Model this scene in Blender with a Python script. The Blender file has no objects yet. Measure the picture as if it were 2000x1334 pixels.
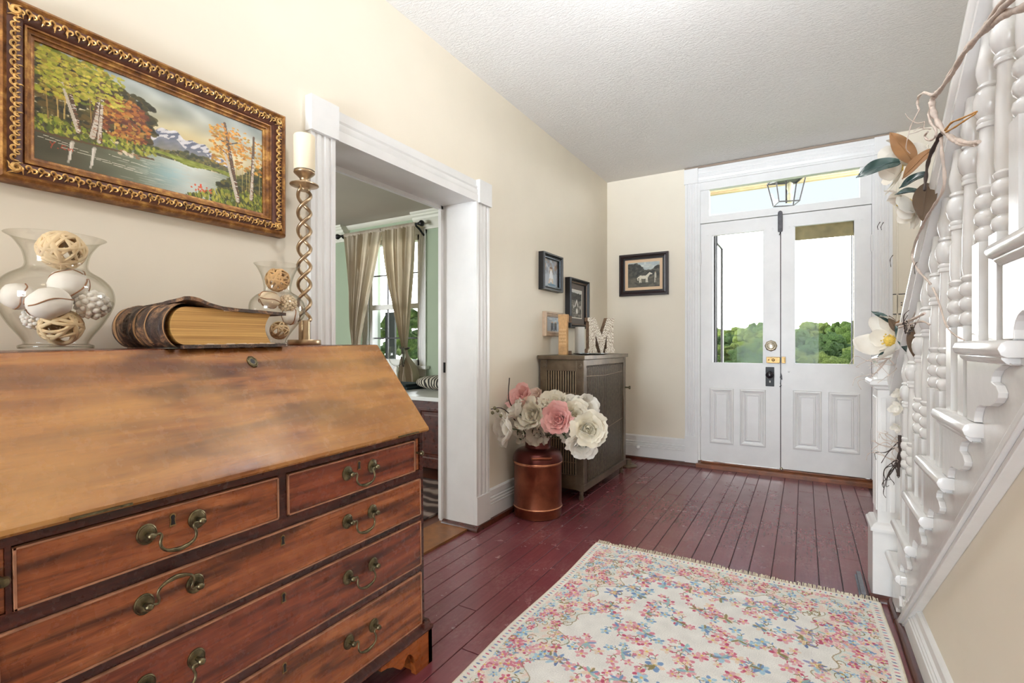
import bpy, bmesh, math, random
import numpy as np
from mathutils import Vector, Matrix, Euler, noise as mnoise

sc = bpy.context.scene
PI = math.pi
def lin(r, g, b):
    f = lambda c: (c/255/12.92) if c/255 <= 0.04045 else ((c/255+0.055)/1.055)**2.4
    return (f(r), f(g), f(b), 1.0)

# ------------------------------------------------------------------ camera, sky, lights, exposure
cam_d = bpy.data.cameras.new('camera'); cam = bpy.data.objects.new('camera', cam_d)
sc.collection.objects.link(cam); sc.camera = cam
cam_d.sensor_width = 36.0; cam_d.lens = 36.0*967.4/2000; cam_d.shift_y = 6/2000
cam_d.clip_start = 0.02; cam_d.clip_end = 500
cam.location = (0, 0, 1.05); cam.rotation_euler = (PI/2, 0, math.radians(30.507))

sc.view_settings.view_transform = 'Standard'; sc.view_settings.look = 'None'
sc.view_settings.gamma = 1.0; sc.view_settings.use_curve_mapping = False
sc.view_settings.exposure = 0.5
sc.cycles.max_bounces = 10; sc.cycles.diffuse_bounces = 5; sc.cycles.glossy_bounces = 4
sc.cycles.transparent_max_bounces = 24; sc.cycles.sample_clamp_indirect = 3.0
sc.cycles.caustics_reflective = False; sc.cycles.caustics_refractive = False

w = bpy.data.worlds.new('sky'); sc.world = w; w.use_nodes = True
nt = w.node_tree; nt.nodes.clear()
tc = nt.nodes.new('ShaderNodeTexCoord'); sep = nt.nodes.new('ShaderNodeSeparateXYZ')
ramp = nt.nodes.new('ShaderNodeValToRGB'); bg = nt.nodes.new('ShaderNodeBackground'); wo = nt.nodes.new('ShaderNodeOutputWorld')
nt.links.new(tc.outputs['Generated'], sep.inputs[0]); nt.links.new(sep.outputs['Z'], ramp.inputs[0])
e = ramp.color_ramp.elements
e[0].position = 0.0; e[0].color = (1.0, 1.0, 1.0, 1)
e[1].position = 0.50; e[1].color = (0.05, 0.07, 0.09, 1)
x = e.new(0.175); x.color = (0.95, 0.98, 1.0, 1)
x = e.new(0.235); x.color = (0.056, 0.060, 0.063, 1)
bg.inputs['Strength'].default_value = 12.0
nt.links.new(ramp.outputs[0], bg.inputs[0]); nt.links.new(bg.outputs[0], wo.inputs[0])

def area(name, loc, rot, size, energy, col):
    d = bpy.data.lights.new(name, 'AREA'); d.shape = 'RECTANGLE'; d.size = size[0]; d.size_y = size[1]
    d.energy = energy; d.color = col
    o = bpy.data.objects.new(name, d); sc.collection.objects.link(o); o.location = loc; o.rotation_euler = rot
    return o
s_d = bpy.data.lights.new('sun', 'SUN'); s_d.energy = 6.0; s_d.angle = math.radians(2); s_d.color = (1, 0.96, 0.88)
sun = bpy.data.objects.new('sun', s_d); sc.collection.objects.link(sun)
sun.rotation_euler = Vector((0.72, 0.14, -0.68)).to_track_quat('-Z', 'Y').to_euler()
area('rear_fill_area', (-0.65, -6.1, 1.35), (PI/2, 0, 0), (2.0, 2.2), 250, (.77, .89, 1.0))      # added fill light behind the camera, no window is seen there
area('landing_window_daylight', (0.80, 0.2, 4.7), (0, 0, 0), (0.8, 2.6), 14, (.92, .96, 1.0))          # upstairs landing, down the stairwell
area('parlor_fill_area', (-5.2, -.45, 1.5), (PI/2+.45, 0, -.1), (2.2, 1.7), 190, (.95, .98, 1.0))      # added fill light from the unseen rear of the parlor

sp_d = bpy.data.lights.new('bounce_spot', 'SPOT'); sp_d.energy = 700; sp_d.spot_size = math.radians(58); sp_d.spot_blend = 1.0; sp_d.shadow_soft_size = .25; sp_d.color = (.82, .91, 1.0)
sp = bpy.data.objects.new('bounce_spot', sp_d); sc.collection.objects.link(sp); sp.location = (-1.05, -1.3, 1.2)   # added unseen fill spot, washing the ceiling like a bounced flash
sp.rotation_euler = (Vector((-.45, 2.7, 3.6))-Vector(sp.location)).to_track_quat('-Z', 'Y').to_euler()

# ------------------------------------------------------------------ helpers
col = sc.collection
class MB:
    def __init__(s): s.v = []; s.f = []
    def add(s, vs, fs):
        n = len(s.v); s.v += [tuple(p) for p in vs]; s.f += [tuple(i+n for i in f) for f in fs]; return s
    def box(s, x0, x1, y0, y1, z0, z1, M=None):
        vs = [Vector((x, y, z)) for x in (x0, x1) for y in (y0, y1) for z in (z0, z1)]
        if M is not None: vs = [M @ p for p in vs]
        return s.add(vs, [(0,1,3,2), (4,6,7,5), (0,4,5,1), (2,3,7,6), (0,2,6,4), (1,5,7,3)])
    def lathe(s, prof, c=(0,0,0), seg=24, M=None, cap=True, sx=1, sy=1):
        vs = []
        for r, z in prof:
            for k in range(seg):
                a = 2*PI*k/seg; vs.append(Vector((c[0]+r*math.cos(a)*sx, c[1]+r*math.sin(a)*sy, c[2]+z)))
        if M is not None: vs = [M @ p for p in vs]
        fs = []
        for i in range(len(prof)-1):
            for k in range(seg):
                k2 = (k+1) % seg; fs.append((i*seg+k, i*seg+k2, (i+1)*seg+k2, (i+1)*seg+k))
        if cap:
            fs.append(tuple(range(seg))[::-1]); fs.append(tuple((len(prof)-1)*seg+k for k in range(seg)))
        return s.add(vs, fs)
    def tube(s, pts, r, seg=8, closed=False, flat=None):
        pts = [Vector(p) for p in pts]; n = len(pts)
        rs = r if isinstance(r, (list, tuple)) else [r]*n
        T = []
        for i in range(n):
            a = pts[i-1] if (i > 0 or closed) else pts[i]; b = pts[(i+1) % n] if (i < n-1 or closed) else pts[i]
            d = b-a; T.append(d.normalized() if d.length > 1e-9 else Vector((0,0,1)))
        u = T[0].orthogonal().normalized(); vs = []
        for i in range(n):
            u = (u - T[i]*u.dot(T[i]))
            u = u.normalized() if u.length > 1e-6 else T[i].orthogonal().normalized()
            w2 = T[i].cross(u)
            for k in range(seg):
                a = 2*PI*k/seg; vs.append(pts[i] + (u*math.cos(a) + w2*math.sin(a)*(flat or 1))*rs[i])
        fs = []
        for i in range(n if closed else n-1):
            j = (i+1) % n
            for k in range(seg):
                k2 = (k+1) % seg; fs.append((i*seg+k, i*seg+k2, j*seg+k2, j*seg+k))
        if not closed:
            fs.append(tuple(range(seg))[::-1]); fs.append(tuple((n-1)*seg+k for k in range(seg)))
        return s.add(vs, fs)
    def prism(s, poly, lo, hi, fn):
        # poly of (a, b); extruded over c from lo to hi; fn(a, b, c) -> point
        n = len(poly); vs = [fn(a, b, lo) for a, b in poly] + [fn(a, b, hi) for a, b in poly]
        fs = [tuple(range(n))[::-1], tuple(range(n, 2*n))] + [(i, (i+1) % n, n+(i+1) % n, n+i) for i in range(n)]
        return s.add(vs, fs)
    def rects(s, a0, a1, b0, b1, steps, fn, cap=True):
        # nested rectangles, each step = (inset, height)
        vs = []; fs = []
        for ins, d in steps:
            vs += [fn(a0+ins, b0+ins, d), fn(a1-ins, b0+ins, d), fn(a1-ins, b1-ins, d), fn(a0+ins, b1-ins, d)]
        for i in range(len(steps)-1):
            for k in range(4):
                k2 = (k+1) % 4; fs.append((i*4+k, i*4+k2, i*4+4+k2, i*4+4+k))
        if cap: n = (len(steps)-1)*4; fs.append((n, n+1, n+2, n+3))
        return s.add(vs, fs)
    def grid(s, nu, nv, fn, closed_u=False):
        vs = [fn(i/(nu if closed_u else nu-1), j/(nv-1)) for j in range(nv) for i in range(nu)]
        fs = [(j*nu+i, j*nu+(i+1) % nu, (j+1)*nu+(i+1) % nu, (j+1)*nu+i) for j in range(nv-1) for i in range(nu if closed_u else nu-1)]
        return s.add(vs, fs)
    def ball(s, c, r, sub=2, sx=1, sy=1, sz=1, jit=0, seed=0):
        bm = bmesh.new(); bmesh.ops.create_icosphere(bm, subdivisions=sub, radius=1)
        vs = []
        for v in bm.verts:
            k = 1 + (jit*mnoise.noise(v.co*1.9+Vector((seed, seed*.7, 3))) if jit else 0)
            vs.append((c[0]+v.co.x*r*sx*k, c[1]+v.co.y*r*sy*k, c[2]+v.co.z*r*sz*k))
        fs = [tuple(v.index for v in f.verts) for f in bm.faces]; bm.free()
        return s.add(vs, fs)
    def build(s, name, mat, parent=None, smooth=None, bevel=0, org=None, normals=True, segs=2):
        me = bpy.data.meshes.new(name)
        o3 = Vector(org) if org is not None else (Vector(parent['_org']) if parent is not None and '_org' in parent else None)
        vs = [tuple(Vector(p)-o3) for p in s.v] if o3 is not None else s.v
        me.from_pydata(vs, [], s.f)
        if bevel or normals:
            bm = bmesh.new(); bm.from_mesh(me)
            if normals: bmesh.ops.recalc_face_normals(bm, faces=bm.faces)
            if bevel:
                es = [e for e in bm.edges if e.is_manifold and e.calc_face_angle(0) > 0.5]
                bmesh.ops.bevel(bm, geom=es, offset=bevel, segments=segs, affect='EDGES', profile=0.6)
            bm.to_mesh(me); bm.free()
        if smooth is not None:
            me.shade_smooth(); me.set_sharp_from_angle(angle=math.radians(smooth))
        if mat is not None: me.materials.append(mat)
        o = bpy.data.objects.new(name, me); col.objects.link(o)
        if parent is not None:
            o.parent = parent
            if '_org' in parent: o['_org'] = parent['_org']
        elif org is not None: o.location = org
        return o
def thing(name, label, cat, loc=(0,0,0), rot=(0,0,0), group=None, local=False):
    o = bpy.data.objects.new(name, None); col.objects.link(o); o.empty_display_size = 0.05
    o.location = loc; o.rotation_euler = rot; o['label'] = label; o['category'] = cat
    if group: o['group'] = group
    if not local: o['_org'] = tuple(loc)          # parts are then given in room coordinates
    return o
def tag(o, label, cat, group=None):
    o['label'] = label; o['category'] = cat
    if group: o['group'] = group
    return o
def struct(o): o['kind'] = 'structure'; return o
def dup(root, loc=None, rot=None, label=None):
    r = root.copy(); col.objects.link(r)
    if loc is not None: r.location = loc
    if rot is not None: r.rotation_euler = rot
    if label: r['label'] = label
    for ch in root.children:
        c = ch.copy(); col.objects.link(c); c.parent = r
        for g in ch.children:
            d = g.copy(); col.objects.link(d); d.parent = c
    return r

# ------------------------------------------------------------------ materials
class NT:
    def __init__(s, name):
        s.m = bpy.data.materials.new(name); s.m.use_nodes = True; s.t = s.m.node_tree
        s.b = s.t.nodes['Principled BSDF']; s.out = s.t.nodes['Material Output']
    def n(s, k, **kw):
        o = s.t.nodes.new(k)
        for a, b in kw.items(): setattr(o, a, b)
        return o
    def l(s, a, b): s.t.links.new(a, b)
    def coord(s, kind='Object', scale=(1,1,1), rot=(0,0,0), loc=(0,0,0)):
        t = s.n('ShaderNodeTexCoord'); m = s.n('ShaderNodeMapping')
        m.inputs['Scale'].default_value = scale; m.inputs['Rotation'].default_value = rot; m.inputs['Location'].default_value = loc
        s.l(t.outputs[kind], m.inputs[0]); return m.outputs[0]
    def noise(s, vec, scale, detail=4, rough=.55, dist=0):
        n = s.n('ShaderNodeTexNoise'); n.inputs['Scale'].default_value = scale; n.inputs['Detail'].default_value = detail
        n.inputs['Roughness'].default_value = rough; n.inputs['Distortion'].default_value = dist
        if vec is not None: s.l(vec, n.inputs['Vector'])
        return n.outputs['Fac']
    def ramp(s, fac, stops, interp='LINEAR'):
        r = s.n('ShaderNodeValToRGB'); e = r.color_ramp.elements; r.color_ramp.interpolation = interp
        e[0].position, e[0].color = stops[0]; e[1].position, e[1].color = stops[-1]
        for p, c in stops[1:-1]: x = e.new(p); x.color = c
        s.l(fac, r.inputs[0]); return r.outputs[0]
    def mix(s, fac, a, b, mode='MIX'):
        m = s.n('ShaderNodeMix', data_type='RGBA', blend_type=mode)
        for sock, val in ((m.inputs[0], fac), (m.inputs[6], a), (m.inputs[7], b)):
            if isinstance(val, (int, float, tuple)): sock.default_value = val
            else: s.l(val, sock)
        return m.outputs[2]
    def math(s, op, a, b=0.0):
        m = s.n('ShaderNodeMath', operation=op)
        for sock, val in ((m.inputs[0], a), (m.inputs[1], b)):
            if isinstance(val, (int, float)): sock.default_value = val
            else: s.l(val, sock)
        return m.outputs[0]
    def bump(s, h, strength, dist=.01):
        b = s.n('ShaderNodeBump'); b.inputs['Strength'].default_value = strength; b.inputs['Distance'].default_value = dist
        s.l(h, b.inputs['Height']); s.l(b.outputs[0], s.b.inputs['Normal']); return b
    def set(s, **kw):
        for k, v in kw.items():
            k = k.replace('_', ' '); sock = s.b.inputs[k]
            if isinstance(v, (int, float, tuple)): sock.default_value = v
            else: s.l(v, sock)
        return s
def sc4(c, k): return (c[0]*k, c[1]*k, c[2]*k, 1)
def plain(name, c, rough=.5, metal=0, var=.0, vscale=6, bump=0, bscale=40, bdist=.002, spec=.5):
    t = NT(name); v = t.coord()
    if var:
        f = t.noise(v, vscale, 5)
        t.set(Base_Color=t.ramp(f, [(.3, sc4(c, 1-var)), (.7, sc4(c, 1+var))]))
    else: t.set(Base_Color=c)
    t.set(Roughness=rough, Metallic=metal, Specular_IOR_Level=spec)
    if bump: t.bump(t.noise(v, bscale, 4), bump, bdist)
    return t.m

M = {}
M['wall'] = plain('cream_plaster', lin(237, 228, 211), .55, var=.035, vscale=1.6, bump=.12, bscale=9, bdist=.004, spec=.3)
M['sage'] = plain('sage_plaster', lin(158, 172, 148), .6, var=.04, vscale=2, bump=.1, bscale=10)
M['parlor_ceiling'] = plain('parlor_ceiling_paint', lin(178, 168, 156), .7, var=.03, vscale=2)
M['white'] = plain('white_gloss_paint', lin(234, 233, 232), .32, var=.03, vscale=9, bump=.1, bscale=30, bdist=.0015)
M['stairwhite'] = plain('thick_white_gloss_paint', lin(221, 219, 217), .2, var=.03, vscale=12, bump=.25, bscale=34, bdist=.002)
M['crown'] = plain('crown_paint', lin(222, 220, 208), .5)
M['shoe'] = plain('dark_brown_paint', lin(74, 34, 24), .25, var=.3, vscale=20)
M['ceiling'] = None
t = NT('stippled_ceiling'); v = t.coord(scale=(1.0, 2.4, 1)); h = t.noise(v, 42, 6, .7, .6)
v2 = t.coord(); g = t.noise(v2, 1.3, 3)
t.set(Base_Color=t.mix(t.math('MULTIPLY', h, .5), t.ramp(g, [(.3, lin(236, 232, 227)), (.7, lin(242, 239, 235))]), lin(206, 200, 193)), Roughness=.9, Specular_IOR_Level=.1)
t.bump(h, .8, .010); M['ceiling'] = t.m

# painted floor boards (each board of the floor mesh gets its own tone)
t = NT('oxblood_board_floor'); v = t.coord(); vg = t.coord(scale=(26, 1.5, 1)); gr = t.noise(vg, 3, 6, .6, .3)
wear = t.noise(v, 3.4, 8, .7); spk = t.noise(t.coord(scale=(1, .5, 1)), 80, 4, .7)
gi = t.n('ShaderNodeNewGeometry')
base = t.ramp(gr, [(.25, lin(98, 45, 52)), (.75, lin(118, 58, 64))])
base = t.mix(t.math('MULTIPLY', gi.outputs['Random Per Island'], .4), base, lin(128, 70, 74))
wfac = t.math('MULTIPLY', t.ramp(wear, [(.44, (0,0,0,1)), (.66, (1,1,1,1))]), t.ramp(spk, [(.40, (0,0,0,1)), (.66, (1,1,1,1))]))
base = t.mix(t.math('MULTIPLY', wfac, .30), base, lin(172, 130, 128))
rg = t.ramp(t.noise(v, 7, 5, .65), [(.3, (.17,.17,.17,1)), (.75, (.31,.31,.31,1))])
t.set(Base_Color=base, Roughness=rg, Specular_IOR_Level=.75)
t.bump(gr, .10, .002); M['floor'] = t.m
M['gap'] = plain('board_gap', lin(58, 26, 30), .5)

def wood(name, c0, c1, c2, streak=.55, gs=1.0, rough=.28, slant=.0, blotch=None, ax=0.0):
    # grain along local y
    t = NT(name); v = t.coord(rot=(slant+ax, 0, 0), scale=(14*gs, 1.3*gs, 22*gs))
    n1 = t.noise(v, 1.5, 7, .62, 1.3)
    c = t.ramp(n1, [(.28, c0), (.5, c1), (.74, c2)])
    v2 = t.coord(rot=(slant*1.6+.06+ax, 0, 0), scale=(7*gs, 1.7*gs, 15*gs), loc=(3, 1, 2)); n2 = t.noise(v2, 1.6, 3, .5, .6)
    c = t.mix(t.math('MULTIPLY', t.ramp(n2, [(.50, (0,0,0,1)), (.64, (1,1,1,1))]), min(.9, streak*1.35)), c, sc4(c0, .42))
    v3 = t.coord(rot=(ax, 0, 0), scale=(300, 26, 300)); n3 = t.noise(v3, 1, 2)
    c = t.mix(t.math('MULTIPLY', t.ramp(n3, [(.56, (0,0,0,1)), (.68, (1,1,1,1))]), .38), c, sc4(c0, .5))
    if blotch is not None:
        v4 = t.coord(); n4 = t.noise(v4, 2.4, 3, .5, .4)
        c = t.mix(t.math('MULTIPLY', t.ramp(n4, [(.38, (0,0,0,1)), (.62, (1,1,1,1))]), .55), c, blotch)
    v5 = t.coord(); n5 = t.noise(v5, 30, 4, .6)
    t.set(Base_Color=c, Roughness=t.ramp(n5, [(.3, (rough*.8,)*3+(1,)), (.7, (rough*1.35,)*3+(1,))]), Specular_IOR_Level=.38)
    t.bump(t.math('ADD', t.math('MULTIPLY', n3, .6), n1), .12, .002)
    return t.m
M['mahogany'] = wood('mahogany', lin(90, 42, 24), lin(146, 80, 46), lin(186, 116, 70), .6, 1.0, .26, .07)
M['mahogany_red'] = wood('red_mahogany', lin(78, 34, 24), lin(128, 62, 40), lin(166, 92, 60), .6, 1.1, .24, .09)
M['side_wood'] = wood('mahogany_end_panel', lin(78, 34, 24), lin(128, 62, 40), lin(166, 92, 60), .5, .7, .26, .05, None, PI/2)
M['fall_wood'] = wood('golden_mahogany', lin(108, 58, 30), lin(148, 94, 50), lin(178, 126, 72), .6, .8, .24, .02, lin(192, 146, 86))  # lighter mahogany with a golden tone in random blotches
M['mahogany_dark'] = wood('dark_mahogany', lin(46, 20, 16), lin(70, 32, 24), lin(94, 46, 34), .4, 1.3, .25)
M['bead'] = plain('worn_cock_bead', lin(166, 116, 88), .35, var=.35, vscale=25)
M['inside'] = plain('dark_recess_wood', lin(40, 22, 14), .8)
M['foot_wood'] = wood('foot_mahogany', lin(112, 54, 24), lin(158, 84, 40), lin(182, 106, 56), .35, 1.2, .28)
M['chestwood'] = wood('dark_chest_wood', lin(52, 24, 18), lin(76, 36, 26), lin(92, 46, 32), .4, 1.0, .3)
t = NT('aged_brass'); v = t.coord(); f = t.noise(v, 60, 5, .6)
t.set(Base_Color=t.ramp(f, [(.3, lin(60, 56, 42)), (.7, lin(134, 122, 92))]), Metallic=.9, Roughness=.34); M['brass'] = t.m
M['brass_bright'] = plain('bright_brass', lin(152, 124, 82), .4, .9, var=.25, vscale=40)
M['champagne'] = plain('champagne_metal', lin(176, 152, 122), .3, .85, var=.15, vscale=30)
M['nickel'] = plain('worn_nickel', lin(190, 180, 160), .25, .95, var=.2, vscale=60)
M['black'] = plain('black_iron', lin(22, 20, 22), .45, .2)
M['iron'] = plain('dark_painted_iron', lin(78, 76, 80), .5, .2, var=.35, vscale=50, bump=.6, bscale=80)
M['wax'] = plain('ivory_wax', lin(240, 226, 198), .5)
M['waxwhite'] = plain('white_wax', lin(236, 232, 224), .5)
M['glass'] = None
def glassy(name, tint, edge, f0, f1, pos=(.45, .98)):
    # thin glass: see-through, more reflective and a little tinted where it is seen edge-on
    t = NT(name); lw = t.n('ShaderNodeLayerWeight'); lw.inputs['Blend'].default_value = .5
    tr = t.n('ShaderNodeBsdfTransparent'); gl = t.n('ShaderNodeBsdfGlossy'); gl.inputs['Roughness'].default_value = .01
    mx = t.n('ShaderNodeMixShader')
    t.l(t.ramp(lw.outputs['Facing'], [(pos[0], tint), (pos[1], edge)]), tr.inputs[0])
    t.l(t.ramp(lw.outputs['Facing'], [(.3, (f0,)*3+(1,)), (.8, ((f0+f1)*.3,)*3+(1,)), (1, (f1,)*3+(1,))]), mx.inputs[0])
    t.l(tr.outputs[0], mx.inputs[1]); t.l(gl.outputs[0], mx.inputs[2])
    t.t.nodes.remove(t.b); t.l(mx.outputs[0], t.out.inputs[0]); return t.m
M['glass'] = glassy('clear_vase_glass', (.985, .985, .975, 1), (.80, .79, .74, 1), .025, .42)
M['pane'] = glassy('window_glass', (.985, .99, .985, 1), (.93, .94, .93, 1), .004, .25)

# ------------------------------------------------------------------ room shell
XL, YB, ZC = -1.612, 4.52, 2.59
b = MB(); rd = random.Random(3); xb = XL-.02
while xb < .36:
    wd = rd.choice((.084, .088, .093)); ys = [-6.2]+sorted(rd.uniform(-5.8, 4.2) for _ in range(3))+[YB+.02]
    for ya, yb_ in zip(ys, ys[1:]): b.box(xb, xb+wd-.0036, ya, yb_-.0028, -.012, 0)
    xb += wd
fl = struct(b.build('floor', M['floor'], bevel=.0012, segs=1))
b = MB(); b.box(XL-.22, 1.25, -6.2, YB+.02, -.12, -.0045); b.build('subfloor', M['gap'], fl)
b = MB(); b.box(-6.6, XL-.22, -.6, YB, -.12, -.002); struct(b.build('floor_parlor', plain('parlor_boards', lin(92, 52, 38), .35, var=.2, vscale=8)))
b = MB(); b.box(XL-.02, 1.27, 2.1, YB+.02, ZC, ZC+.12).box(XL-.02, .32, -6.2, 2.1, ZC, ZC+.12)
struct(b.build('ceiling', M['ceiling']))
b = MB(); b.box(-6.6, XL-.1, -.6, YB+.1, ZC+.005, ZC+.12); struct(b.build('ceiling_parlor', M['parlor_ceiling']))
# left wall with the cased opening into the parlor
DY0, DY1, DZ = 1.329, 2.305, 1.863
b = MB(); b.box(XL-.22, XL, -6.2, DY0-.004, 0, ZC); b.box(XL-.22, XL, DY1+.004, YB, 0, ZC); b.box(XL-.22, XL, DY0-.004, DY1+.004, DZ+.004, ZC)
struct(b.build('wall_left', M['wall']))
# front wall: hall part with the entrance, parlor part with its window
EX0, EX1 = -.790, .452
b = MB(); b.box(XL, EX0, YB, YB+.2, 0, ZC); b.box(EX1, 1.25, YB, YB+.2, 0, ZC); b.box(EX0, EX1, YB, YB+.2, 2.47, ZC)
struct(b.build('wall_front', M['wall']))
WX0, WX1, WZ0, WZ1 = -4.78, -3.93, .80, 2.36
b = MB(); b.box(-6.6, WX0, YB, YB+.2, 0, ZC+.01); b.box(WX1, XL-.22, YB, YB+.2, 0, ZC+.01); b.box(WX0, WX1, YB, YB+.2, 0, WZ0); b.box(WX0, WX1, YB, YB+.2, WZ1, ZC+.01)
struct(b.build('wall_parlor_front', M['sage']))
b = MB(); b.box(-6.6, -6.5, -.6, YB, 0, ZC); b.box(-6.6, XL-.22, -.7, -.6, 0, ZC); struct(b.build('wall_parlor', M['sage']))
b = MB(); b.box(XL-.224, XL-.2199, -.6, DY0-.13, 0, ZC); b.box(XL-.224, XL-.2199, DY1+.13, YB, 0, ZC); b.box(XL-.224, XL-.2199, DY0-.13, DY1+.13, DZ+.13, ZC)
struct(b.build('wall_parlor_right', M['sage']))
# rear of the hall, set far back behind the added fill lamp and window frame
b = MB(); b.box(XL-.22, 1.25, -6.3, -6.2, 0, ZC+.1)
struct(b.build('wall_back', M['wall']))
# stairwell: far wall, landing walls and its ceiling
b = MB(); b.box(1.25, 1.35, -6.3, YB+.2, 0, 5.2); struct(b.build('wall_right', M['wall']))
b = MB(); b.box(.22, .32, -6.3, 2.1, ZC+.12, 5.2); b.box(.32, 1.25, 2.1, 2.2, ZC+.12, 5.2); b.box(.32, 1.25, -6.3, -6.2, ZC, 5.2); b.box(.2, 1.35, -6.3, 2.2, 5.1, 5.2)
struct(b.build('wall_landing', M['wall']))
b = MB(); b.box(-7.2, 1.6, -6.6, YB+.3, 5.3, 5.4); b.box(-7.2, -6.9, -6.6, YB+.3, 0, 5.4); struct(b.build('sun_block_roof', M['shoe']))  # unseen slab and side wall added to keep the sun out

# baseboards: moulded profile swept along the wall
BASE = [(0,.026),(.020,.026),(.020,.108),(.023,.112),(.023,.118),(.015,.121),(.021,.128),(.021,.136),(.012,.140),(.018,.147),(.018,.154),(.010,.158),(.013,.166),(.013,.200),(.006,.208),(0,.210)]
def sweep(b, prof, fn, lo, hi): return b.prism(prof, lo, hi, fn)
kL = .92
b = MB()
for y0, y1 in ((-6.2, 1.216), (2.438, YB)): b.prism([(d, z*kL) for d, z in BASE], y0, y1, lambda d, z, y: (XL+d, y, z))
struct(b.build('baseboard_left', M['white']))
b = MB(); b.prism([(d, z*1.06) for d, z in BASE], XL+.02, -.895, lambda d, z, x: (x, YB-d, z)); b.prism([(d, z*1.06) for d, z in BASE], .545, 1.25, lambda d, z, x: (x, YB-d, z))
struct(b.build('baseboard_front', M['white']))
SHOE = [(0,0),(.032,0),(.030,.014),(.022,.024),(0,.028)]
b = MB(); b.prism(SHOE, -6.2, 1.216, lambda d, z, y: (XL+d, y, z)); b.prism([(d+.012, z) for d, z in SHOE], 2.285, YB, lambda d, z, y: (XL+d, y, z))
b.prism(SHOE, XL, -.80, lambda d, z, x: (x, YB-.014-d, z)); b.prism(SHOE, XL-.21, XL+.045, lambda d, z, x: (x, DY1-d, z))
struct(b.build('trim_1', M['shoe'], smooth=40))

# cased opening: casings with flutes, head with corner blocks, jamb lining
def flutes(w, n=3, d=.022):
    # profile across a casing of width w: fillets and beads
    p = [(0, 0), (0, d)]; e = w*.16
    p += [(e, d), (e+.002, d-.006)]
    for k in range(n):
        a = e + .004 + (w-2*e-.008)*k/n; q = (w-2*e-.008)/n
        p += [(a+q*.12, d-.005), (a+q*.3, d-.001), (a+q*.7, d-.001), (a+q*.88, d-.005)]
    p += [(w-e-.002, d-.006), (w-e, d), (w, d), (w, 0)]
    return p
b = MB()
b.prism(flutes(DY0-1.216, 2), .20, DZ, lambda a, d, z: (XL+d, 1.216+a, z)); b.prism(flutes(2.438-DY1, 2), .186, DZ, lambda a, d, z: (XL+d, DY1+a, z))
b.box(XL, XL+.027, 1.212, DY0, .0, .20); b.box(XL, XL+.027, DY1, 2.442, .026, .186)
H0, H1 = DZ-.005, 1.985
b.box(XL, XL+.036, 1.208, 1.335, H0-.004, H1); b.box(XL, XL+.036, 2.318, 2.444, H0-.004, H1)
b.prism([(0, H0), (.024, H0), (.024, H0+.040), (.017, H0+.043), (.022, H0+.052), (.022, H0+.070), (.014, H0+.074), (.020, H0+.082), (.020, H0+.090), (.012, H0+.094), (.012, H1-.004), (0, H1-.004)], 1.335, 2.318, lambda d, z, y: (XL+d, y, z))
struct(b.build('trim_2', M['white'], smooth=30))
b = MB(); b.box(XL-.235, XL+.0005, DY0-.012, DY0, 0, DZ); b.box(XL-.22, XL+.0005, DY1, DY1+.012, .026, DZ); b.box(XL-.235, XL+.0005, DY0-.012, DY1+.012, DZ, DZ+.012)
b.box(XL-.236, XL-.214, DY1-.022, DY1+.012, .03, DZ); b.box(XL-.236, XL-.214, DY0, DY1, DZ-.022, DZ)
for y0, y1 in ((1.20, DY0), (DY1, 2.43)): b.box(XL-.246, XL-.22, y0, y1, .0, DZ+.1)
b.box(XL-.246, XL-.22, 1.2, 2.43, DZ, DZ+.12)
jamb = struct(b.build('trim_3', M['white'], bevel=.002))
b = MB(); b.box(XL-.212, XL-.200, DY1-.003, DY1, .885, .945); b.build('strike_plate', M['black'], jamb)
b = MB(); b.box(XL-.24, XL-.02, DY0, DY1, -.01, .012); struct(b.build('trim_4', plain('worn_threshold', lin(132, 84, 44), .4, var=.3, vscale=20)))

# ------------------------------------------------------------------ front entrance: casing, transom, double doors
CX0, CX1 = -.895, .556
b = MB()
b.prism(flutes(.105, 3), .255, 2.445, lambda a, d, z: (CX0+a, YB-d, z)); b.prism(flutes(.105, 3), .255, 2.445, lambda a, d, z: (CX1-.105+a, YB-d, z))
b.box(CX0-.002, CX0+.107, YB-.028, YB, 0, .255); b.box(CX1-.107, CX1+.002, YB-.028, YB, 0, .255)
b.box(CX0-.006, CX0+.108, YB-.032, YB, 2.445, 2.572); b.box(CX1-.108, CX1+.006, YB-.032, YB, 2.445, 2.572)
b.prism([(0,2.445),(.022,2.445),(.022,2.462),(.016,2.466),(.021,2.476),(.021,2.490),(.015,2.494),(.020,2.502),(.020,2.520),(.014,2.524),(.019,2.532),(.019,2.548),(.012,2.552),(.012,2.572),(0,2.572)], CX0+.108, CX1-.108, lambda d, z, x: (x, YB-d, z))
struct(b.build('trim_5', M['white'], smooth=30))
b = MB(); b.box(CX0-.004, CX1+.004, YB-.024, YB, 2.572, 2.586); struct(b.build('trim_11', plain('grey_brown_bead', lin(150, 132, 116), .6)))
b = MB()                                                              # frame: jambs, transom bar
b.box(-.800, -.771, YB-.012, YB+.14, .05, 2.46); b.box(.434, .462, YB-.012, YB+.14, .05, 2.46); b.box(-.800, .460, YB-.010, YB+.05, 2.378, 2.49)
b.box(-.771, .434, YB-.004, YB+.12, 2.094, 2.152)
b.box(-.771, -.700, YB+.004, YB+.06, 2.152, 2.378); b.box(.363, .434, YB+.004, YB+.06, 2.152, 2.378)
trf = struct(b.build('window_1', M['white'], bevel=.002))
b = MB(); b.box(-.700, .363, YB+.030, YB+.034, 2.152, 2.378); b.build('glass_pane', M['pane'], trf)
b = MB(); b.box(-.80, .46, YB-.06, YB+.2, -.005, .030); b.box(-.77, .44, YB+.012, YB+.18, .030, .046)
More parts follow.
